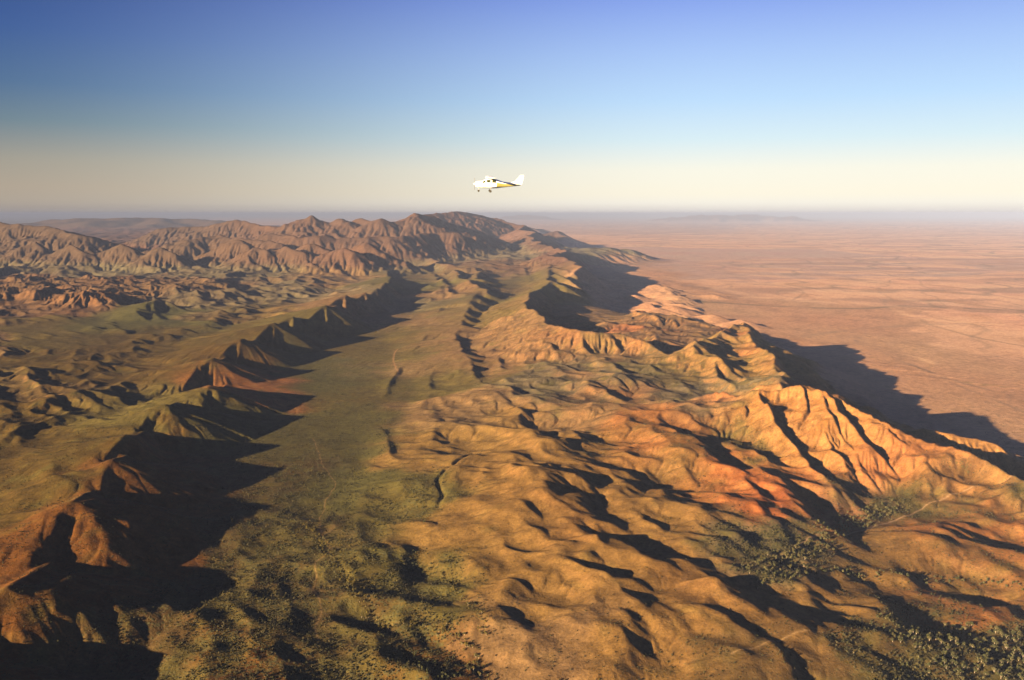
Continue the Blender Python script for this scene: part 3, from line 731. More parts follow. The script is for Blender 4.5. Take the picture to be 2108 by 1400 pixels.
vp = np.clip(VEG * 1.3 + n3 * .8 * np.clip(60 / SPC, 0, 1) + n2 * .7 - .62, 0, 1)
blend(vp, (0.078, 0.070, 0.018), .75)
n5 = perlin(GX / 330 + 7, GY / 420, 98)
blend(np.clip(n5 * 2.2 - .3, 0, 1) * np.clip(ROUGH * 4 - .5, 0, 1) * np.clip((GX + 100) / 500, 0, 1) * np.clip((10000 - GY) / 3000, 0, 1), (0.29, 0.098, 0.034), .5)
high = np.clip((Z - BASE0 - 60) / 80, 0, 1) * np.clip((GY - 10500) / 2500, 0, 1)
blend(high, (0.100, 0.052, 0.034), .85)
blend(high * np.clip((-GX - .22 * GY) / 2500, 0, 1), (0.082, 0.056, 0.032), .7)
# streaks on the plain: pale sand sheets and darker scrub lines
plainm = np.clip((6 - np.abs(BASE0 + 40)) / 6, 0, 1)
st1 = perlin(GX / 1900 + n1 * .6, GY / 900, 95); st2 = perlin(GX / 700, GY / 420, 96); st3 = perlin(GX / 4200, GY / 2600, 97)
blend(plainm * np.clip(st1 * 2 + st2 - .15, 0, 1), (0.70, 0.41, 0.225), .75)
blend(plainm * np.clip(-st1 * 2 + st2 - .2, 0, 1), (0.34, 0.195, 0.115), .85)
blend(plainm * np.clip(st3 * 2.2, 0, 1), (0.46, 0.25, 0.145), .6)
q1 = np.abs(perlin(GX / 1300 + .35 * n1, GY / 3000 + .3 * n1, 101)); q2 = np.abs(perlin(GX / 620 + .3 * n1, GY / 1700, 102))
blend(plainm * np.exp(-(q1 / .035) ** 2), (.21, .145, .08), .6)
blend(plainm * np.exp(-(q2 / .045) ** 2), (.24, .16, .09), .4)
q3 = perlin(GX / 500, GY / 900, 103)
blend(plainm * np.clip(q3 * 2 - .5, 0, 1), (.42, .215, .095), .6)
for poly, wd, col, a in (
    ([(1405, 620), (1500, 624), (1620, 631), (1700, 634), (1780, 635), (1860, 630), (1950, 633), (2108, 641), (2300, 650)], 75, (.12, .10, .06), .75),
    ([(1290, 545), (1450, 546), (1600, 548), (1760, 556), (1900, 562), (2108, 566)], 120, (.2, .15, .1), .45),
    ([(1600, 700), (1740, 680), (1900, 668), (2108, 662)], 60, (.2, .15, .1), .35),
    ([(1600, 606), (1700, 598), (1790, 604), (1880, 618), (1960, 627)], 150, (.66, .42, .24), .7),
    ([(1850, 640), (1880, 655), (1960, 662), (2108, 672)], 70, (.8, .48, .25), .6),
    ([(1840, 728), (1880, 735), (1925, 748)], 40, (.85, .55, .3), .6),
    ([(1700, 497), (1790, 496)], 260, (.66, .42, .24), .6), ([(1920, 486), (1990, 488)], 260, (.66, .42, .24), .6),
    ([(1760, 700), (1850, 740), (1950, 780), (2060, 810)], 16, (.15, .11, .08), .6), ([(1880, 750), (1960, 790), (2108, 850)], 12, (.15, .11, .08), .5),
    ([(645, 905), (660, 955), (697, 992), (690, 1005), (668, 1030), (655, 1065), (668, 1105), (682, 1125), (672, 1148), (645, 1162), (640, 1215), (655, 1240), (662, 1275), (655, 1300), (660, 1330)], 1.8, (.21, .135, .058), .8),
    ([(818, 720), (808, 745), (822, 770)], 5, (.34, .19, .085), .7),
    ([(1640, 1150), (1700, 1110), (1770, 1090), (1850, 1065), (1905, 1045), (1990, 1032), (2108, 1030)], 3.0, (.34, .22, .12), .8),
    ([(1500, 1390), (1560, 1372), (1640, 1345), (1690, 1340)], 2.2, (.34, .22, .1), .6),
    ([(120, 810), (160, 790), (200, 775), (260, 745)], 7, (.2, .13, .04), .5),
    ([(470, 800), (540, 810)], 6, (.2, .11, .04), .3)):
    dd = seg_dist(poly)
    br = 1 if wd < 10 else np.clip(.7 + n2 * 1.3, 0, 1)
    blend(np.exp(-(dd / wd) ** 2) * br, col, a)
    if wd < 3.1: VEG *= 1 - .95 * np.exp(-(dd / (wd + 6)) ** 2)

# ------------------------------------------------------------------ terrain mesh
def grid_mesh(name):
    me = bpy.data.meshes.new(name)
    nv = NX * NY
    co = np.empty((NY, NX, 3), dtype=np.float32)
    co[..., 0] = GX; co[..., 1] = GY; co[..., 2] = Z
    me.vertices.add(nv)
    me.vertices.foreach_set('co', co.ravel())
    nf = (NX - 1) * (NY - 1)
    idx = np.arange(nv, dtype=np.int32).reshape(NY, NX)
    q = np.stack([idx[:-1, :-1], idx[:-1, 1:], idx[1:, 1:], idx[1:, :-1]], axis=-1).reshape(-1)
    me.loops.add(nf * 4)
    me.loops.foreach_set('vertex_index', q)
    me.polygons.add(nf)
    me.polygons.foreach_set('loop_start', np.arange(0, nf * 4, 4, dtype=np.int32))
    me.polygons.foreach_set('use_smooth', np.ones(nf, dtype=bool))
    me.update(calc_edges=True)
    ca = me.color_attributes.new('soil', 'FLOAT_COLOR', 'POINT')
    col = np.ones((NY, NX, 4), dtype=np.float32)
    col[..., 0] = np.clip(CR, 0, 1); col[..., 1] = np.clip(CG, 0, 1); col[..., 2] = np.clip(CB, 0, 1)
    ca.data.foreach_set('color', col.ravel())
    va = me.attributes.new('veg', 'FLOAT', 'POINT')
    va.data.foreach_set('value', VEG.astype(np.float32).ravel())
    return me
me = grid_mesh('ground')
ground = bpy.data.objects.new('ground', me)
C.objects.link(ground)
ground['kind'] = 'structure'

def mat(name):
    m = bpy.data.materials.new(name)
    m.use_nodes = True
    nt = m.node_tree
    b = nt.nodes['Principled BSDF']
    return m, nt, b
m, nt, b = mat('ground_soil')
b.inputs['Roughness'].default_value = 1.0
b.inputs['Specular IOR Level'].default_value = 0.05
at = nt.nodes.new('ShaderNodeAttribute'); at.attribute_name = 'soil'
av = nt.nodes.new('ShaderNodeAttribute'); av.attribute_name = 'veg'
geo = nt.nodes.new('ShaderNodeNewGeometry')
def tex_noise(scale, detail=4, rough=.6):
    n = nt.nodes.new('ShaderNodeTexNoise')
    n.inputs['Scale'].default_value = scale; n.inputs['Detail'].default_value = detail; n.inputs['Roughness'].default_value = rough
    nt.links.new(geo.outputs['Position'], n.inputs['Vector'])
    return n
nA = tex_noise(1 / 28.0, 6, .65); nB = tex_noise(1 / 7.0, 4, .65); nC = tex_noise(1 / 160.0, 4, .6)
def maprange(sock, a, b_, c, d):
    n = nt.nodes.new('ShaderNodeMapRange')
    n.inputs['From Min'].default_value = a; n.inputs['From Max'].default_value = b_; n.inputs['To Min'].default_value = c; n.inputs['To Max'].default_value = d
    nt.links.new(sock, n.inputs['Value'])
    return n.outputs[0]
def math_(op, a, b_=None):
    n = nt.nodes.new('ShaderNodeMath'); n.operation = op
    for k, v in enumerate((a, b_)):
        if v is None: continue
        if isinstance(v, (int, float)): n.inputs[k].default_value = v
        else: nt.links.new(v, n.inputs[k])
    return n.outputs[0]
va = maprange(nA.outputs['Fac'], .3, .7, .72, 1.28)
vb = maprange(nB.outputs['Fac'], .3, .7, .82, 1.18)
vm = math_('MULTIPLY', va, vb)
vx = nt.nodes.new('ShaderNodeVectorMath'); vx.operation = 'SCALE'
nt.links.new(at.outputs['Color'], vx.inputs[0]); nt.links.new(vm, vx.inputs['Scale'])
# low scrub dots growing where there is vegetation
vor = nt.nodes.new('ShaderNodeTexVoronoi'); vor.inputs['Scale'].default_value = 1 / 9.0; vor.inputs['Randomness'].default_value = 1
nt.links.new(geo.outputs['Position'], vor.inputs['Vector'])
vor2 = nt.nodes.new('ShaderNodeTexVoronoi'); vor2.inputs['Scale'].default_value = 1 / 24.0
nt.links.new(geo.outputs['Position'], vor2.inputs['Vector'])
dens = math_('MULTIPLY', av.outputs['Fac'], maprange(nC.outputs['Fac'], .35, .6, .3, 1.2))
rad = math_('MULTIPLY', dens, .42)
dot = maprange(math_('SUBTRACT', rad, vor.outputs['Distance']), -.06, .10, 0, 1)
rad2 = math_('MULTIPLY', dens, .34)
dot2 = maprange(math_('SUBTRACT', rad2, vor2.outputs['Distance']), -.05, .10, 0, .8)
dotm = math_('MAXIMUM', dot, dot2)
mx = nt.nodes.new('ShaderNodeMix'); mx.data_type = 'RGBA'
nt.links.new(math_('MULTIPLY', dotm, .75), mx.inputs['Factor'])
nt.links.new(vx.outputs[0], mx.inputs['A'])
mx.inputs['B'].default_value = (0.045, 0.045, 0.018, 1)
nt.links.new(mx.outputs['Result'], b.inputs['Base Color'])
bmp = nt.nodes.new('ShaderNodeBump'); bmp.inputs['Strength'].default_value = .55; bmp.inputs['Distance'].default_value = 1.5
hh = math_('ADD', math_('MULTIPLY', nB.outputs['Fac'], 1.3), math_('MULTIPLY', nA.outputs['Fac'], 3.0))
nD = tex_noise(1 / 2.6, 3, .6)
hh = math_('ADD', hh, math_('MULTIPLY', nD.outputs['Fac'], .6))
hh = math_('ADD', hh, math_('MULTIPLY', dotm, .8))
nt.links.new(hh, bmp.inputs['Height'])
nt.links.new(bmp.outputs[0], b.inputs['Normal'])
me.materials.append(m)

def ground_z(x, y):
    x = np.asarray(x, dtype=float); y = np.asarray(y, dtype=float)
    fj = np.interp(y, YR, np.arange(NY)); fi = (x / halfw(y) + 1) / 2 * (NX - 1)
    fi = np.clip(fi, 0, NX - 1.001); fj = np.clip(fj, 0, NY - 1.001)
    j = fj.astype(int); i = fi.astype(int); tj = fj - j; ti = fi - i
    return (Z[j, i] * (1 - ti) + Z[j, i + 1] * ti) * (1 - tj) + (Z[j + 1, i] * (1 - ti) + Z[j + 1, i + 1] * ti) * tj
def field(A, x, y):
    fj = np.clip(np.interp(y, YR, np.arange(NY)).astype(int), 0, NY - 1); fi = np.clip(((x / halfw(y) + 1) / 2 * (NX - 1)).astype(int), 0, NX - 1)
    return A[fj, fi]


# ------------------------------------------------------------------ trees and scrub
def leaf_mat(name, col, rough=.9):
    m, nt, b = mat(name)
    b.inputs['Roughness'].default_value = rough
    b.inputs['Specular IOR Level'].default_value = .1
    g = nt.nodes.new('ShaderNodeNewGeometry')
    n = nt.nodes.new('ShaderNodeTexNoise'); n.inputs['Scale'].default_value = .35; n.inputs['Detail'].default_value = 2
    nt.links.new(g.outputs['Position'], n.inputs['Vector'])
    r = nt.nodes.new('ShaderNodeMix'); r.data_type = 'RGBA'
    r.inputs['A'].default_value = (*[c * .55 for c in col], 1); r.inputs['B'].default_value = (*[c * 1.5 for c in col], 1)
    mp = nt.nodes.new('ShaderNodeMapRange'); mp.inputs['From Min'].default_value = .3; mp.inputs['From Max'].default_value = .7
    nt.links.new(n.outputs['Fac'], mp.inputs['Value']); nt.links.new(mp.outputs[0], r.inputs['Factor'])
    nt.links.new(r.outputs['Result'], b.inputs['Base Color'])
    return m
M_GUM = [leaf_mat('gum_leaves', (.040, .042, .016)), leaf_mat('gum_leaves_pale', (.060, .054, .021)), leaf_mat('gum_leaves_yellow', (.066, .052, .011))]
M_SHRUB = [leaf_mat('shrub_leaves', (.030, .029, .011)), leaf_mat('shrub_leaves_grey', (.046, .040, .018)), leaf_mat('shrub_leaves_dark', (.020, .020, .008))]
mbark, ntb, bb = mat('pale_bark')
nb = ntb.nodes.new('ShaderNodeTexNoise'); nb.inputs['Scale'].default_value = 2
rb = ntb.nodes.new('ShaderNodeValToRGB'); rb.color_ramp.elements[0].color = (.16, .12, .08, 1); rb.color_ramp.elements[1].color = (.34, .28, .20, 1)
ntb.links.new(nb.outputs['Fac'], rb.inputs[0]); ntb.links.new(rb.outputs[0], bb.inputs['Base Color']); bb.inputs['Roughness'].default_value = .9

def tube(verts, faces, p0, p1, r0, r1, n=5):
    a = Vector(p1) - Vector(p0)
    q = a.to_track_quat('Z', 'Y')
    o = len(verts)
    for k, (p, r) in enumerate(((Vector(p0), r0), (Vector(p1), r1))):
        for i_ in range(n):
            t = 2 * math.pi * i_ / n
            verts.append(tuple(p + q @ Vector((r * math.cos(t), r * math.sin(t), 0))))
    for i_ in range(n):
        faces.append((o + i_, o + (i_ + 1) % n, o + n + (i_ + 1) % n, o + n + i_))
def crown_geom(r, lobes, n, leaf):
    """leaf clumps scattered through several lobes: small bent faces with gaps between them"""
    verts, faces = [], []
    for q in range(n):
        L = r.choice(lobes)
        while True:
            d = Vector((r.uniform(-1, 1), r.uniform(-1, 1), r.uniform(-1, 1)))
            if .25 < d.length < 1: break
        d = d.normalized() * (d.length ** .5)
        c = Vector(L[:3]) + Vector((d.x * L[3], d.y * L[3], d.z * L[4]))
        s_ = leaf * r.uniform(.6, 1.3)
        n_ = (d + Vector((r.gauss(0, .5), r.gauss(0, .5), r.gauss(.3, .5)))).normalized()
        qt = n_.to_track_quat('Z', 'Y')
        o = len(verts)
        k = 5
        for i_ in range(k):
            t = 2 * math.pi * i_ / k + r.uniform(-.3, .3)
            verts.append(tuple(c + qt @ Vector((s_ * math.cos(t) * r.uniform(.6, 1.1), s_ * math.sin(t) * r.uniform(.6, 1.1), s_ * .25 * r.uniform(-1, 1)))))
        verts.append(tuple(c + n_ * s_ * .45))
        for i_ in range(k):
            faces.append((o + i_, o + (i_ + 1) % k, o + k))
    return verts, faces
def mesh_of(name, vf, m):
    me_ = bpy.data.meshes.new(name); me_.from_pydata(vf[0], [], vf[1]); me_.materials.append(m); me_.update()
    return me_
def gum_parts(seed):
    r = random.Random(seed)
    H = 11.0
    lobes = []; tv, tf = [], []
    tube(tv, tf, (0, 0, -1.2), (r.uniform(-.3, .3), r.uniform(-.3, .3), 3.2), .55, .38, 7)
    for k in range(r.randint(4, 6)):
        a = k * 2 * math.pi / 5 + r.uniform(-.4, .4); rr = r.uniform(1.6, 3.6); zz = r.uniform(5.0, 8.6)
        p = (rr * math.cos(a), rr * math.sin(a), zz)
        tube(tv, tf, (0, 0, 3.0), (p[0] * .5, p[1] * .5, 3 + (zz - 3) * .6), .30, .20); tube(tv, tf, (p[0] * .5, p[1] * .5, 3 + (zz - 3) * .6), p, .20, .07)
        lobes.append((p[0], p[1], zz, r.uniform(1.8, 2.9), r.uniform(1.3, 2.1)))
    lobes.append((r.uniform(-.8, .8), r.uniform(-.8, .8), 9.0, 2.2, 1.6))
    return (tv, tf), crown_geom(r, lobes, 120, .85)
def shrub_parts(seed):
    r = random.Random(seed)
    tv, tf = [], []
    lobes = []
    for k in range(4):
        a = r.uniform(0, 6.28); rr = r.uniform(.3, 1.3)
        p = (rr * math.cos(a), rr * math.sin(a), r.uniform(1.3, 2.4))
        tube(tv, tf, (0, 0, -.5), p, .14, .05, 5)
        lobes.append((p[0], p[1], p[2], r.uniform(1.0, 1.7), r.uniform(.8, 1.2)))
    return (tv, tf), crown_geom(r, lobes, 60, .6)
GUM = [gum_parts(100 + k) for k in range(6)]
SHR = [shrub_parts(200 + k) for k in range(5)]
gum_tr = [mesh_of('trunk', g[0], mbark) for g in GUM]
gum_cr = [[mesh_of('crown', g[1], m_) for m_ in M_GUM] for g in GUM]
shr_tr = [mesh_of('stem', g[0], mbark) for g in SHR]
shr_cr = [[mesh_of('foliage', g[1], m_) for m_ in M_SHRUB] for g in SHR]

def px_world(px, py):
    z = 20
    for _ in range(6):
        x, y = at_z(px, py, z); z = float(ground_z(x, y))
    return x, y
GUMS = []    # x, y, size, colour index, place
def corridor(poly, n, sd, place, cols, smin=.7, smax=1.25, seed=0):
    r = random.Random(seed)
    P = [px_world(*p) for p in poly]
    Ls = [math.dist(P[a], P[a + 1]) for a in range(len(P) - 1)]
    for q in range(n):
        t = r.uniform(0, sum(Ls)); a = 0
        while t > Ls[a] and a < len(Ls) - 1: t -= Ls[a]; a += 1
        f = t / Ls[a]
        x = P[a][0] + (P[a + 1][0] - P[a][0]) * f + r.gauss(0, sd); y = P[a][1] + (P[a + 1][1] - P[a][1]) * f + r.gauss(0, sd)
        GUMS.append((x, y, r.uniform(smin, smax), r.choice(cols), place))
def in_poly(px, py, poly):
    c = False; j = len(poly) - 1
    for i_ in range(len(poly)):
        xi, yi = poly[i_]; xj, yj = poly[j]
        if (yi > py) != (yj > py) and px < (xj - xi) * (py - yi) / (yj - yi) + xi: c = not c
        j = i_
    return c
def area_trees(poly, n, place, cols, smin=.7, smax=1.2, seed=0):
    r = random.Random(seed)
    W = [px_world(*p) for p in poly]
    x0, x1 = min(p[0] for p in W), max(p[0] for p in W); y0, y1 = min(p[1] for p in W), max(p[1] for p in W)
    P2 = W; k = 0; tries = 0
    while k < n and tries < 40 * n:
        tries += 1
        x, y = r.uniform(x0, x1), r.uniform(y0, y1)
        if in_poly(x, y, P2) and float(perlin(np.array([x / 45.]), np.array([y / 45.]), 60)[0]) > -.15:
            GUMS.append((x, y, r.uniform(smin, smax), r.choice(cols), place)); k += 1
area_trees([(1850, 1330), (1880, 1290), (1960, 1282), (2050, 1290), (2108, 1300), (2150, 1330), (2150, 1420), (2060, 1420), (1960, 1420), (1900, 1385), (1865, 1350)], 330, 'in the lower right grove', [0, 0, 1], seed=1)
corridor([(1560, 1180), (1620, 1160), (1680, 1122), (1740, 1085), (1790, 1058), (1850, 1042)], 330, 24, 'in the creek below the orange scarp', [0, 1, 1], .6, 1.05, seed=2)
corridor([(1600, 1190), (1700, 1175), (1760, 1186), (1850, 1180), (1960, 1192), (2040, 1205), (2108, 1215)], 110, 13, 'along the right edge gully', [0, 0, 1], .5, .95, seed=3)
corridor([(625, 1075), (660, 1115), (690, 1170), (730, 1215), (755, 1270), (790, 1292), (860, 1290), (930, 1300), (975, 1345), (1000, 1400), (1010, 1440)], 230, 9, 'along the lower centre creek', [2, 1, 2], .5, .95, seed=4)
corridor([(905, 1185), (935, 1215), (960, 1240), (985, 1270), (1000, 1310)], 60, 7, 'in the short side gully', [1, 2], .5, .85, seed=5)
corridor([(700, 1100), (715, 1150), (735, 1215)], 40, 8, 'along the lower centre creek', [2, 1], .5, .85, seed=15)
area_trees([(480, 1090), (560, 1060), (640, 1080), (720, 1180), (640, 1200), (520, 1140)], 90, 'on the green valley floor', [0, 0, 1], .4, .75, seed=6)
area_trees([(560, 960), (640, 930), (700, 1000), (640, 1040), (570, 1020)], 70, 'on the green valley floor', [0, 0, 1], .45, .8, seed=7)
corridor([(832, 990), (850, 1015), (872, 1050), (865, 1080)], 45, 8, 'in the dark hollow', [0, 0], .4, .7, seed=8)
corridor([(845, 1135), (860, 1165), (885, 1190)], 40, 14, 'in the dark hollow', [0, 0], .4, .7, seed=9)
area_trees([(850, 1340), (900, 1360), (960, 1400), (860, 1400)], 40, 'along the lower centre creek', [0, 0], .5, .8, seed=10)
corridor([(1820, 1260), (1850, 1320), (1890, 1370)], 45, 16, 'in the lower right grove', [0, 1], .5, .9, seed=12)
LOOK = ['grey-green', 'dusty-green', 'yellow-green']
def shown(x, y, z):
    u, v = project(x, y, z)
    return -5 < u < 2113 and 440 < v < 1405
vis = []
for g in GUMS:
    z = float(ground_z(g[0], g[1]))
    if shown(g[0], g[1], z): vis.append((g[2] / math.sqrt(g[0] ** 2 + g[1] ** 2 + CAM_H ** 2), g, z))
vis.sort(key=lambda t: -t[0])
print('gum trees in view', len(vis))
def put(name, label, cat, group, x, y, z, s_, rz, parts):
    o = bpy.data.objects.new(name, None); C.objects.link(o)
    o.location = (x, y, z); o.rotation_euler = (0, 0, rz); o.scale = (s_, s_, s_)
    o.empty_display_size = 1
    o['label'] = label; o['category'] = cat; o['group'] = group
    for nm, me_ in parts:
        c = bpy.data.objects.new(nm, me_); C.objects.link(c); c.parent = o
    return o
def single_out(items, kind):
    """items: (photo x, photo y, size, look, place); a label for each that points to it alone"""
    labels = [None] * len(items)
    order_words = ['leftmost', 'second from left', 'third from left', 'fourth from left', 'fifth from left', 'sixth from left', 'seventh from left', 'eighth from left', 'ninth from left', 'tenth from left']
    for pl in sorted(set(i_[4] for i_ in items)):
        ids = [k for k, i_ in enumerate(items) if i_[4] == pl]
        xs_ = [items[k][0] for k in ids]; ys_ = [items[k][1] for k in ids]; ss_ = sorted(items[k][2] for k in ids)
        q = lambda v_, a_: sorted(a_)[min(len(a_) - 1, int(v_ * len(a_)))]
        cells = {}
        for k in ids:
            x_, y_, s_, look, _ = items[k]
            col = 'left end' if x_ < q(.25, xs_) else 'left middle' if x_ < q(.5, xs_) else 'right middle' if x_ < q(.75, xs_) else 'right end'
            row = 'front' if y_ > q(.67, ys_) else 'back' if y_ < q(.33, ys_) else 'centre'
            size = 'small' if s_ < q(.33, ss_) else 'large' if s_ > q(.67, ss_) else 'mid-sized'
            cells.setdefault((size, look, row, col), []).append(k)
        for (size, look, row, col), kk in cells.items():
            kk.sort(key=lambda k: items[k][0])
            for n_, k in enumerate(kk):
                t = '%s %s %s %s, %s %s' % (size, look, kind, pl, row, col)
                if len(kk) > 1: t += ', ' + order_words[min(n_, 9)]
                labels[k] = t
    return labels
gl = single_out([project(g[0], g[1], z) + (g[2], LOOK[g[3]], g[4]) for _, g, z in vis[:300]], 'gum')
for k, (_, g, z) in enumerate(vis[:300]):
    v = k % len(GUM)
    put('gum_tree', gl[k], 'tree', 'gum trees ' + g[4], g[0], g[1], z - .2, g[2], random.uniform(0, 6.28),
        [('trunk', gum_tr[v]), ('crown', gum_cr[v][g[3]])])
rest = vis[300:]

# scrub over the ground, denser where the soil carries vegetation
N = 640000
sx = rng.uniform(-1, 1, N); sy = 1350 * (5200 / 1350) ** rng.uniform(0, 1, N) ** .8
sx = sx * (.62 * sy + 150)
sv = field(VEG, sx, sy)
cl = perlin(sx / 90, sy / 90, 61) + .6 * perlin(sx / 28, sy / 28, 62)
fl = field(slope, sx, sy)
p = np.clip(sv * (.45 + cl * .9) - fl * .25, 0.018, 1) * np.clip((5400 - sy) / 1500, 0, 1)
keep = rng.uniform(0, 1, N) < p * .72
sx, sy, sv = sx[keep], sy[keep], sv[keep]
sz = ground_z(sx, sy)
ss = (.38 + .95 * rng.uniform(0, 1, len(sx)) ** 2.5) * (.75 + .4 * sv)
fx = 1054 + F_PX * sx / (sy * cP - (sz - CAM_H) * sP); fy = 700 - F_PX * (sy * sP + (sz - CAM_H) * cP) / (sy * cP - (sz - CAM_H) * sP)
inv = (fx > -20) & (fx < 2130) & (fy < 1415)
sx, sy, sz, ss = sx[inv], sy[inv], sz[inv], ss[inv]
print('shrubs', len(sx))
key = ss / np.sqrt(sx ** 2 + sy ** 2 + CAM_H ** 2)
order = np.argsort(-key)
first, later = order[:300], order[300:]
PLACE = [(0, 560, 'near the left ridge'), (560, 1010, 'on the scrubby valley floor'), (1010, 1500, 'on the bare hills'), (1500, 2200, 'near the right grove')]
info = []
for q in first:
    u, v_ = project(sx[q], sy[q], sz[q])
    pl = next((t[2] for t in PLACE if t[0] <= u < t[1]), PLACE[0][2])
    ci = int(rng.integers(0, 3))
    info.append((float(u), float(v_), float(ss[q]), ['olive', 'greyish', 'dark'][ci], pl, ci))
slab_ = single_out([i_[:5] for i_ in info], 'shrub')
for k, q in enumerate(first):
    put('shrub', slab_[k], 'shrub', 'shrubs ' + info[k][4], float(sx[q]), float(sy[q]), float(sz[q]) - .1, float(ss[q]), float(rng.uniform(0, 6.28)),
        [('stem', shr_tr[k % 5]), ('foliage', shr_cr[k % 5][info[k][5]])])

def scatter(name, label, cat, templates, X_, Y_, Z_, S_, mats, mi_of):
    """one mesh made of many low copies: only for what is past counting"""
    VV, FF, MM = [], [], []
    off = 0
    tv = [np.array(t[0], dtype=np.float32) for t in templates]; tf = [np.array(t[1], dtype=np.int64) for t in templates]
    which = rng.integers(0, len(templates), len(X_))
    ang = rng.uniform(0, 2 * np.pi, len(X_))
    for w_ in range(len(templates)):
        m_ = np.where(which == w_)[0]
        if not len(m_): continue
        c, s_ = np.cos(ang[m_]), np.sin(ang[m_])
        T = tv[w_]
        P = np.empty((len(m_), len(T), 3), dtype=np.float32)
        P[..., 0] = (T[None, :, 0] * c[:, None] - T[None, :, 1] * s_[:, None]) * S_[m_][:, None] + X_[m_][:, None]
        P[..., 1] = (T[None, :, 0] * s_[:, None] + T[None, :, 1] * c[:, None]) * S_[m_][:, None] + Y_[m_][:, None]
        P[..., 2] = T[None, :, 2] * S_[m_][:, None] + Z_[m_][:, None]
        VV.append(P.reshape(-1, 3))
        FF.append((tf[w_][None] + (np.arange(len(m_)) * len(T))[:, None, None] + off).reshape(-1, 3))
        MM.append(np.repeat(mi_of[m_], len(tf[w_])))
        off += len(m_) * len(T)
    V_ = np.concatenate(VV); F_ = np.concatenate(FF).astype(np.int32); M_ = np.concatenate(MM).astype(np.int32)
    me_ = bpy.data.meshes.new(name)
    me_.vertices.add(len(V_)); me_.vertices.foreach_set('co', V_.ravel())
    me_.loops.add(len(F_) * 3); me_.loops.foreach_set('vertex_index', F_.ravel())
    me_.polygons.add(len(F_)); me_.polygons.foreach_set('loop_start', np.arange(0, len(F_) * 3, 3, dtype=np.int32))
    for m_ in mats: me_.materials.append(m_)
    me_.polygons.foreach_set('material_index', M_)
    me_.update(calc_edges=True)
    o = bpy.data.objects.new(name, me_); C.objects.link(o)
    o['kind'] = 'stuff'; o['label'] = label; o['category'] = cat
    return o
def low_clump(seed, n, R_, H_, leaf):
    r = random.Random(seed)
    return crown_geom_tri(r, n, R_, H_, leaf)
def crown_geom_tri(r, n, R_, H_, leaf):
    verts, faces = [], []
    for q in range(n):
        a = r.uniform(0, 6.28); e = r.uniform(-.2, 1.5)
        d = Vector((math.cos(a) * math.cos(e), math.sin(a) * math.cos(e), math.sin(e)))
        c = Vector((d.x * R_, d.y * R_, H_ * .45 + d.z * H_ * .5)) * r.uniform(.7, 1)
        qt = (d + Vector((r.gauss(0, .4), r.gauss(0, .4), r.gauss(0, .4)))).normalized().to_track_quat('Z', 'Y')
        o = len(verts)
        for i_ in range(3):
            t = 2 * math.pi * i_ / 3 + r.uniform(-.4, .4)
            verts.append(tuple(c + qt @ Vector((leaf * math.cos(t), leaf * math.sin(t), 0))))
        faces.append((o, o + 1, o + 2))
    return verts, faces
lowt = [low_clump(300 + k, 13, 1.5, 2.6, 1.25) for k in range(6)]
cx_, cy_, cz_, cs_ = sx[later], sy[later], sz[later] - .1, ss[later] * 1.05
scatter('scrub', 'olive and grey shrubs scattered across the valley floor and hills', 'scrub', lowt, cx_, cy_, cz_, cs_, M_SHRUB, rng.integers(0, 3, len(cx_)))
if rest:
    lowg = [low_clump(400 + k, 46, 4.0, 10.5, 1.7) for k in range(5)]
    A_ = np.array([(g[0], g[1], z, g[2]) for _, g, z in rest])
    scatter('far_gum_trees', 'smaller gum trees filling the creek lines and groves', 'trees', lowg, A_[:, 0], A_[:, 1], A_[:, 2], A_[:, 3], M_GUM, np.array([g[3] for _, g, z in rest]))


# ------------------------------------------------------------------ the light aircraft
def paint(name, col, rough=.35):
    m, nt, b = mat(name)
    b.inputs['Roughness'].default_value = rough
    n = nt.nodes.new('ShaderNodeTexNoise'); n.inputs['Scale'].default_value = 3
    r = nt.nodes.new('ShaderNodeMix'); r.data_type = 'RGBA'
    r.inputs['A'].default_value = (*[c * .94 for c in col], 1); r.inputs['B'].default_value = (*col, 1)
    nt.links.new(n.outputs['Fac'], r.inputs['Factor']); nt.links.new(r.outputs['Result'], b.inputs['Base Color'])
    return m
P_WHITE = paint('white_paint', (.85, .85, .80)); P_GOLD = paint('warm_yellow', (.30, .27, .075)); P_DARK = paint('dark_trim', (.034, .028, .009))  # P_GOLD: warm sunlight on the rear fuselage, put into colour; tailplane shares it
P_GLASS = paint('tinted_glass', (.035, .045, .02), .08); P_TYRE = paint('tyre_rubber', (.03, .028, .022), .8); P_METAL = paint('bare_metal', (.25, .24, .22), .4)
plane = bpy.data.objects.new('light_aircraft', None); C.objects.link(plane)
plane['label'] = 'small white high-wing propeller plane with a warmly sunlit rear flying left in the sky'
plane['category'] = 'airplane'
def part(name, bm_, m_, parent=None, smooth=False):
    me_ = bpy.data.meshes.new(name); bmesh.ops.recalc_face_normals(bm_, faces=bm_.faces); bm_.to_mesh(me_); bm_.free()
    me_.materials.append(m_)
    if smooth:
        for f in me_.polygons: f.use_smooth = True
    o = bpy.data.objects.new(name, me_); C.objects.link(o); o.parent = parent or plane
    return o
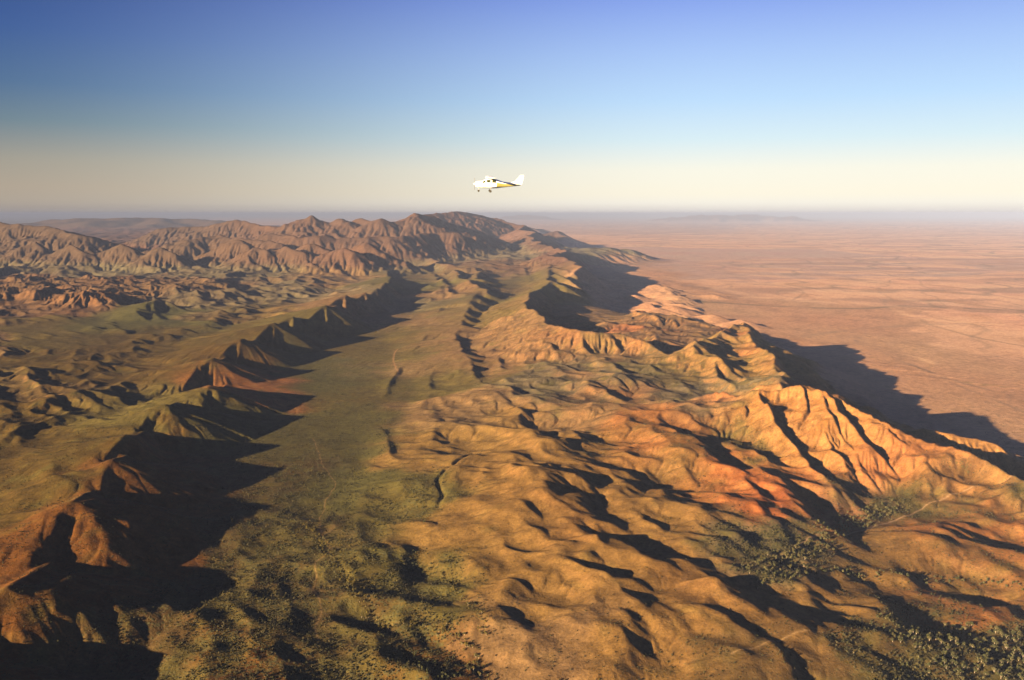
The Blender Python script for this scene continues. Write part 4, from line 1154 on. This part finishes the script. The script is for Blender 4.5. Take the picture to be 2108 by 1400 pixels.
# stations: x from the nose, lower z, upper z, half width
ST = [(0.10, -.12, .14, .12), (0.22, -.40, .34, .40), (0.60, -.54, .44, .52), (1.20, -.60, .50, .56), (1.45, -.60, .60, .57), (1.85, -.60, .86, .58), (3.1, -.60, .88, .58), (3.6, -.56, .80, .54),
      (4.4, -.42, .52, .42), (5.4, -.28, .42, .30), (6.4, -.14, .38, .19), (7.2, -.02, .34, .09), (7.45, .08, .28, .03)]
def stat(x):
    xs_ = [s[0] for s in ST]
    return [float(np.interp(x, xs_, [s[k] for s in ST])) for k in (1, 2, 3)]
def surf(x, a, off=0.0):
    z0, z1, w = stat(x)
    n_ = 2.6
    ca_, sa_ = math.cos(a), math.sin(a)
    rr = (abs(ca_) ** n_ + abs(sa_) ** n_) ** (-1 / n_)
    return Vector((x, (w + off) * rr * ca_, (z0 + z1) / 2 + ((z1 - z0) / 2 + off) * rr * sa_))
b_ = bmesh.new(); rings = []
for x in np.linspace(.10, 7.45, 60):
    rings.append([b_.verts.new(surf(x, 2 * math.pi * k / 24)) for k in range(24)])
for a, c in zip(rings, rings[1:]):
    for k in range(24): b_.faces.new((a[k], a[(k + 1) % 24], c[(k + 1) % 24], c[k]))
b_.faces.new(rings[0]); b_.faces.new(rings[-1])
fus = part('fuselage', b_, P_WHITE, smooth=True)
def patch(xa, xb, fa, fb, off=.012, n_=14, side=-1):
    bp = bmesh.new(); rows = []
    for q in range(n_ + 1):
        x = xa + (xb - xa) * q / n_; t = q / n_
        lo, hi = fa(t), fb(t)
        row = []
        for k in range(5):
            a = lo + (hi - lo) * k / 4
            a = a if side > 0 else math.pi - a
            row.append(bp.verts.new(surf(x, a, off)))
        rows.append(row)
    for r0, r1 in zip(rows, rows[1:]):
        for k in range(4): bp.faces.new((r0[k], r0[k + 1], r1[k + 1], r1[k]))
    return bp
for sd in (1, -1):
    part('windscreen' if sd > 0 else 'windscreen', patch(1.32, 1.72, lambda t: .25 + .15 * t, lambda t: .95, side=sd), P_GLASS, fus)
    part('side_window', patch(1.92, 2.62, lambda t: .22, lambda t: .80, side=sd), P_GLASS, fus)
    part('side_window', patch(2.75, 3.35, lambda t: .20, lambda t: .80, side=sd), P_GLASS, fus)
    part('warm_light_panel', patch(3.5, 7.1, lambda t: -.75 + .1 * t, lambda t: .30 - .1 * t, side=sd, off=.008), P_GOLD, fus)  # yellow patch paints warm sunlight onto the white rear fuselage
def slab(pts_xy, thick, zf):
    """closed plate of an outline (x, y) with thickness, raised by zf(y)"""
    bp = bmesh.new()
    up = [bp.verts.new((x, y, zf(y) + thick / 2)) for x, y in pts_xy]; dn = [bp.verts.new((x, y, zf(y) - thick / 2)) for x, y in pts_xy]
    bp.faces.new(up); bp.faces.new(dn[::-1])
    for k in range(len(up)):
        k2 = (k + 1) % len(up); bp.faces.new((up[k], dn[k], dn[k2], up[k2]))
    return bp
def aerofoil(x_le, chord, y, z, t):
    prof = [(0, 0), (.03, .5), (.15, .95), (.35, 1.0), (.7, .55), (1, .05), (1, -.05), (.7, -.2), (.3, -.35), (.05, -.3)]
    return [Vector((x_le + chord * u, y, z + v * t / 2)) for u, v in prof]
def wing(span, root, tip, x_le, xt_le, z, dz, t):
    bp = bmesh.new(); rs = []
    for y, f in ((-span, 1), (-span * .45, .15), (0, 0), (span * .45, .15), (span, 1)):
        rs.append([bp.verts.new(v) for v in aerofoil(x_le + (xt_le - x_le) * f, root + (tip - root) * f, y, z + dz * abs(y) / span, t)])
    for a, c in zip(rs, rs[1:]):
        n_ = len(a)
        for k in range(n_): bp.faces.new((a[k], a[(k + 1) % n_], c[(k + 1) % n_], c[k]))
    bp.faces.new(rs[0]); bp.faces.new(rs[-1][::-1])
    return bp
part('wing', wing(5.5, 1.63, 1.12, 1.75, 2.0, .93, .17, .17), P_WHITE)
part('tailplane', wing(1.75, .95, .62, 6.35, 6.62, .12, 0, .08), P_GOLD)
bf = bmesh.new()
out = [(5.55, .36), (6.35, .62), (7.18, 1.62), (7.72, 1.64), (7.62, .9), (7.42, .10), (7.1, .10), (6.4, .30)]
f1 = [bf.verts.new((x, .045, z)) for x, z in out]; f2 = [bf.verts.new((x, -.045, z)) for x, z in out]
bf.faces.new(f1); bf.faces.new(f2[::-1])
for k in range(len(out)):
    k2 = (k + 1) % len(out); bf.faces.new((f1[k], f2[k], f2[k2], f1[k2]))
part('tail_fin', bf, P_WHITE)
def tube_bm(p0, p1, r0, r1, n_=8):
    v, f = [], []; tube(v, f, p0, p1, r0, r1, n_)
    bp = bmesh.new(); vs = [bp.verts.new(q) for q in v]
    for q in f: bp.faces.new([vs[k] for k in q])
    bp.faces.new(vs[:n_]); bp.faces.new(vs[n_:])
    return bp
for sd in (1, -1):
    part('wing_strut', tube_bm((2.45, .52 * sd, -.45), (2.45, 2.6 * sd, .90), .045, .045), P_WHITE)
    leg = part('gear_leg', tube_bm((2.55, .45 * sd, -.52), (2.5, 1.15 * sd, -1.0), .05, .035), P_METAL)
    part('wheel', tube_bm((2.5, 1.12 * sd, -1.02), (2.5, 1.28 * sd, -1.02), .20, .20, 16), P_TYRE, leg)
leg = part('gear_leg', tube_bm((.75, 0, -.5), (.70, 0, -1.0), .04, .035), P_METAL)
part('wheel', tube_bm((.70, -.07, -1.06), (.70, .07, -1.06), .17, .17, 16), P_TYRE, leg)
bp = bmesh.new()
for sg in (1, -1):
    pts = [(0.02, -.05, .08 * sg), (.0, -.09, .45 * sg), (-.02, -.04, .92 * sg), (.02, .04, .92 * sg), (.04, .09, .45 * sg), (.06, .05, .08 * sg)]
    vs = [bp.verts.new(q) for q in pts]; vb = [bp.verts.new((q[0] + .03, q[1], q[2])) for q in pts]
    bp.faces.new(vs); bp.faces.new(vb[::-1])
    for k in range(6): bp.faces.new((vs[k], vb[k], vb[(k + 1) % 6], vs[(k + 1) % 6]))
prop = part('propeller', bp, P_METAL)
part('spinner', tube_bm((.12, 0, 0), (-.16, 0, 0), .15, .02, 12), P_WHITE, prop)
px_, py_, pz_ = at_d(976.5, 378.5, 141.0)
plane.location = (px_, py_, pz_)
plane.rotation_euler = (math.radians(3.6), math.radians(2.0), math.radians(4))


# ------------------------------------------------------------------ haze
bmh = bmesh.new()
bmesh.ops.create_cube(bmh, size=1.0)
hz = bpy.data.meshes.new('haze'); bmh.to_mesh(hz); bmh.free()
haze = bpy.data.objects.new('haze', hz); C.objects.link(haze)
HZ0, HZ1 = float(Z.min()) - 1.5, max(1030.0, float(Z.max()) + 20)
haze.location = (0, 205000, (HZ0 + HZ1) / 2)
haze.scale = (640000, 450000, HZ1 - HZ0)
haze['kind'] = 'stuff'
hm = bpy.data.materials.new('haze_air'); hm.use_nodes = True
hm.node_tree.nodes.clear()
vo = hm.node_tree.nodes.new('ShaderNodeVolumePrincipled')
vo.inputs['Color'].default_value = (0.126, 0.163, 0.270, 1)
vo.inputs['Density'].default_value = 1.6e-5
vo.inputs['Anisotropy'].default_value = -0.3
oo = hm.node_tree.nodes.new('ShaderNodeOutputMaterial')
hm.node_tree.links.new(vo.outputs[0], oo.inputs['Volume'])
hz.materials.append(hm)
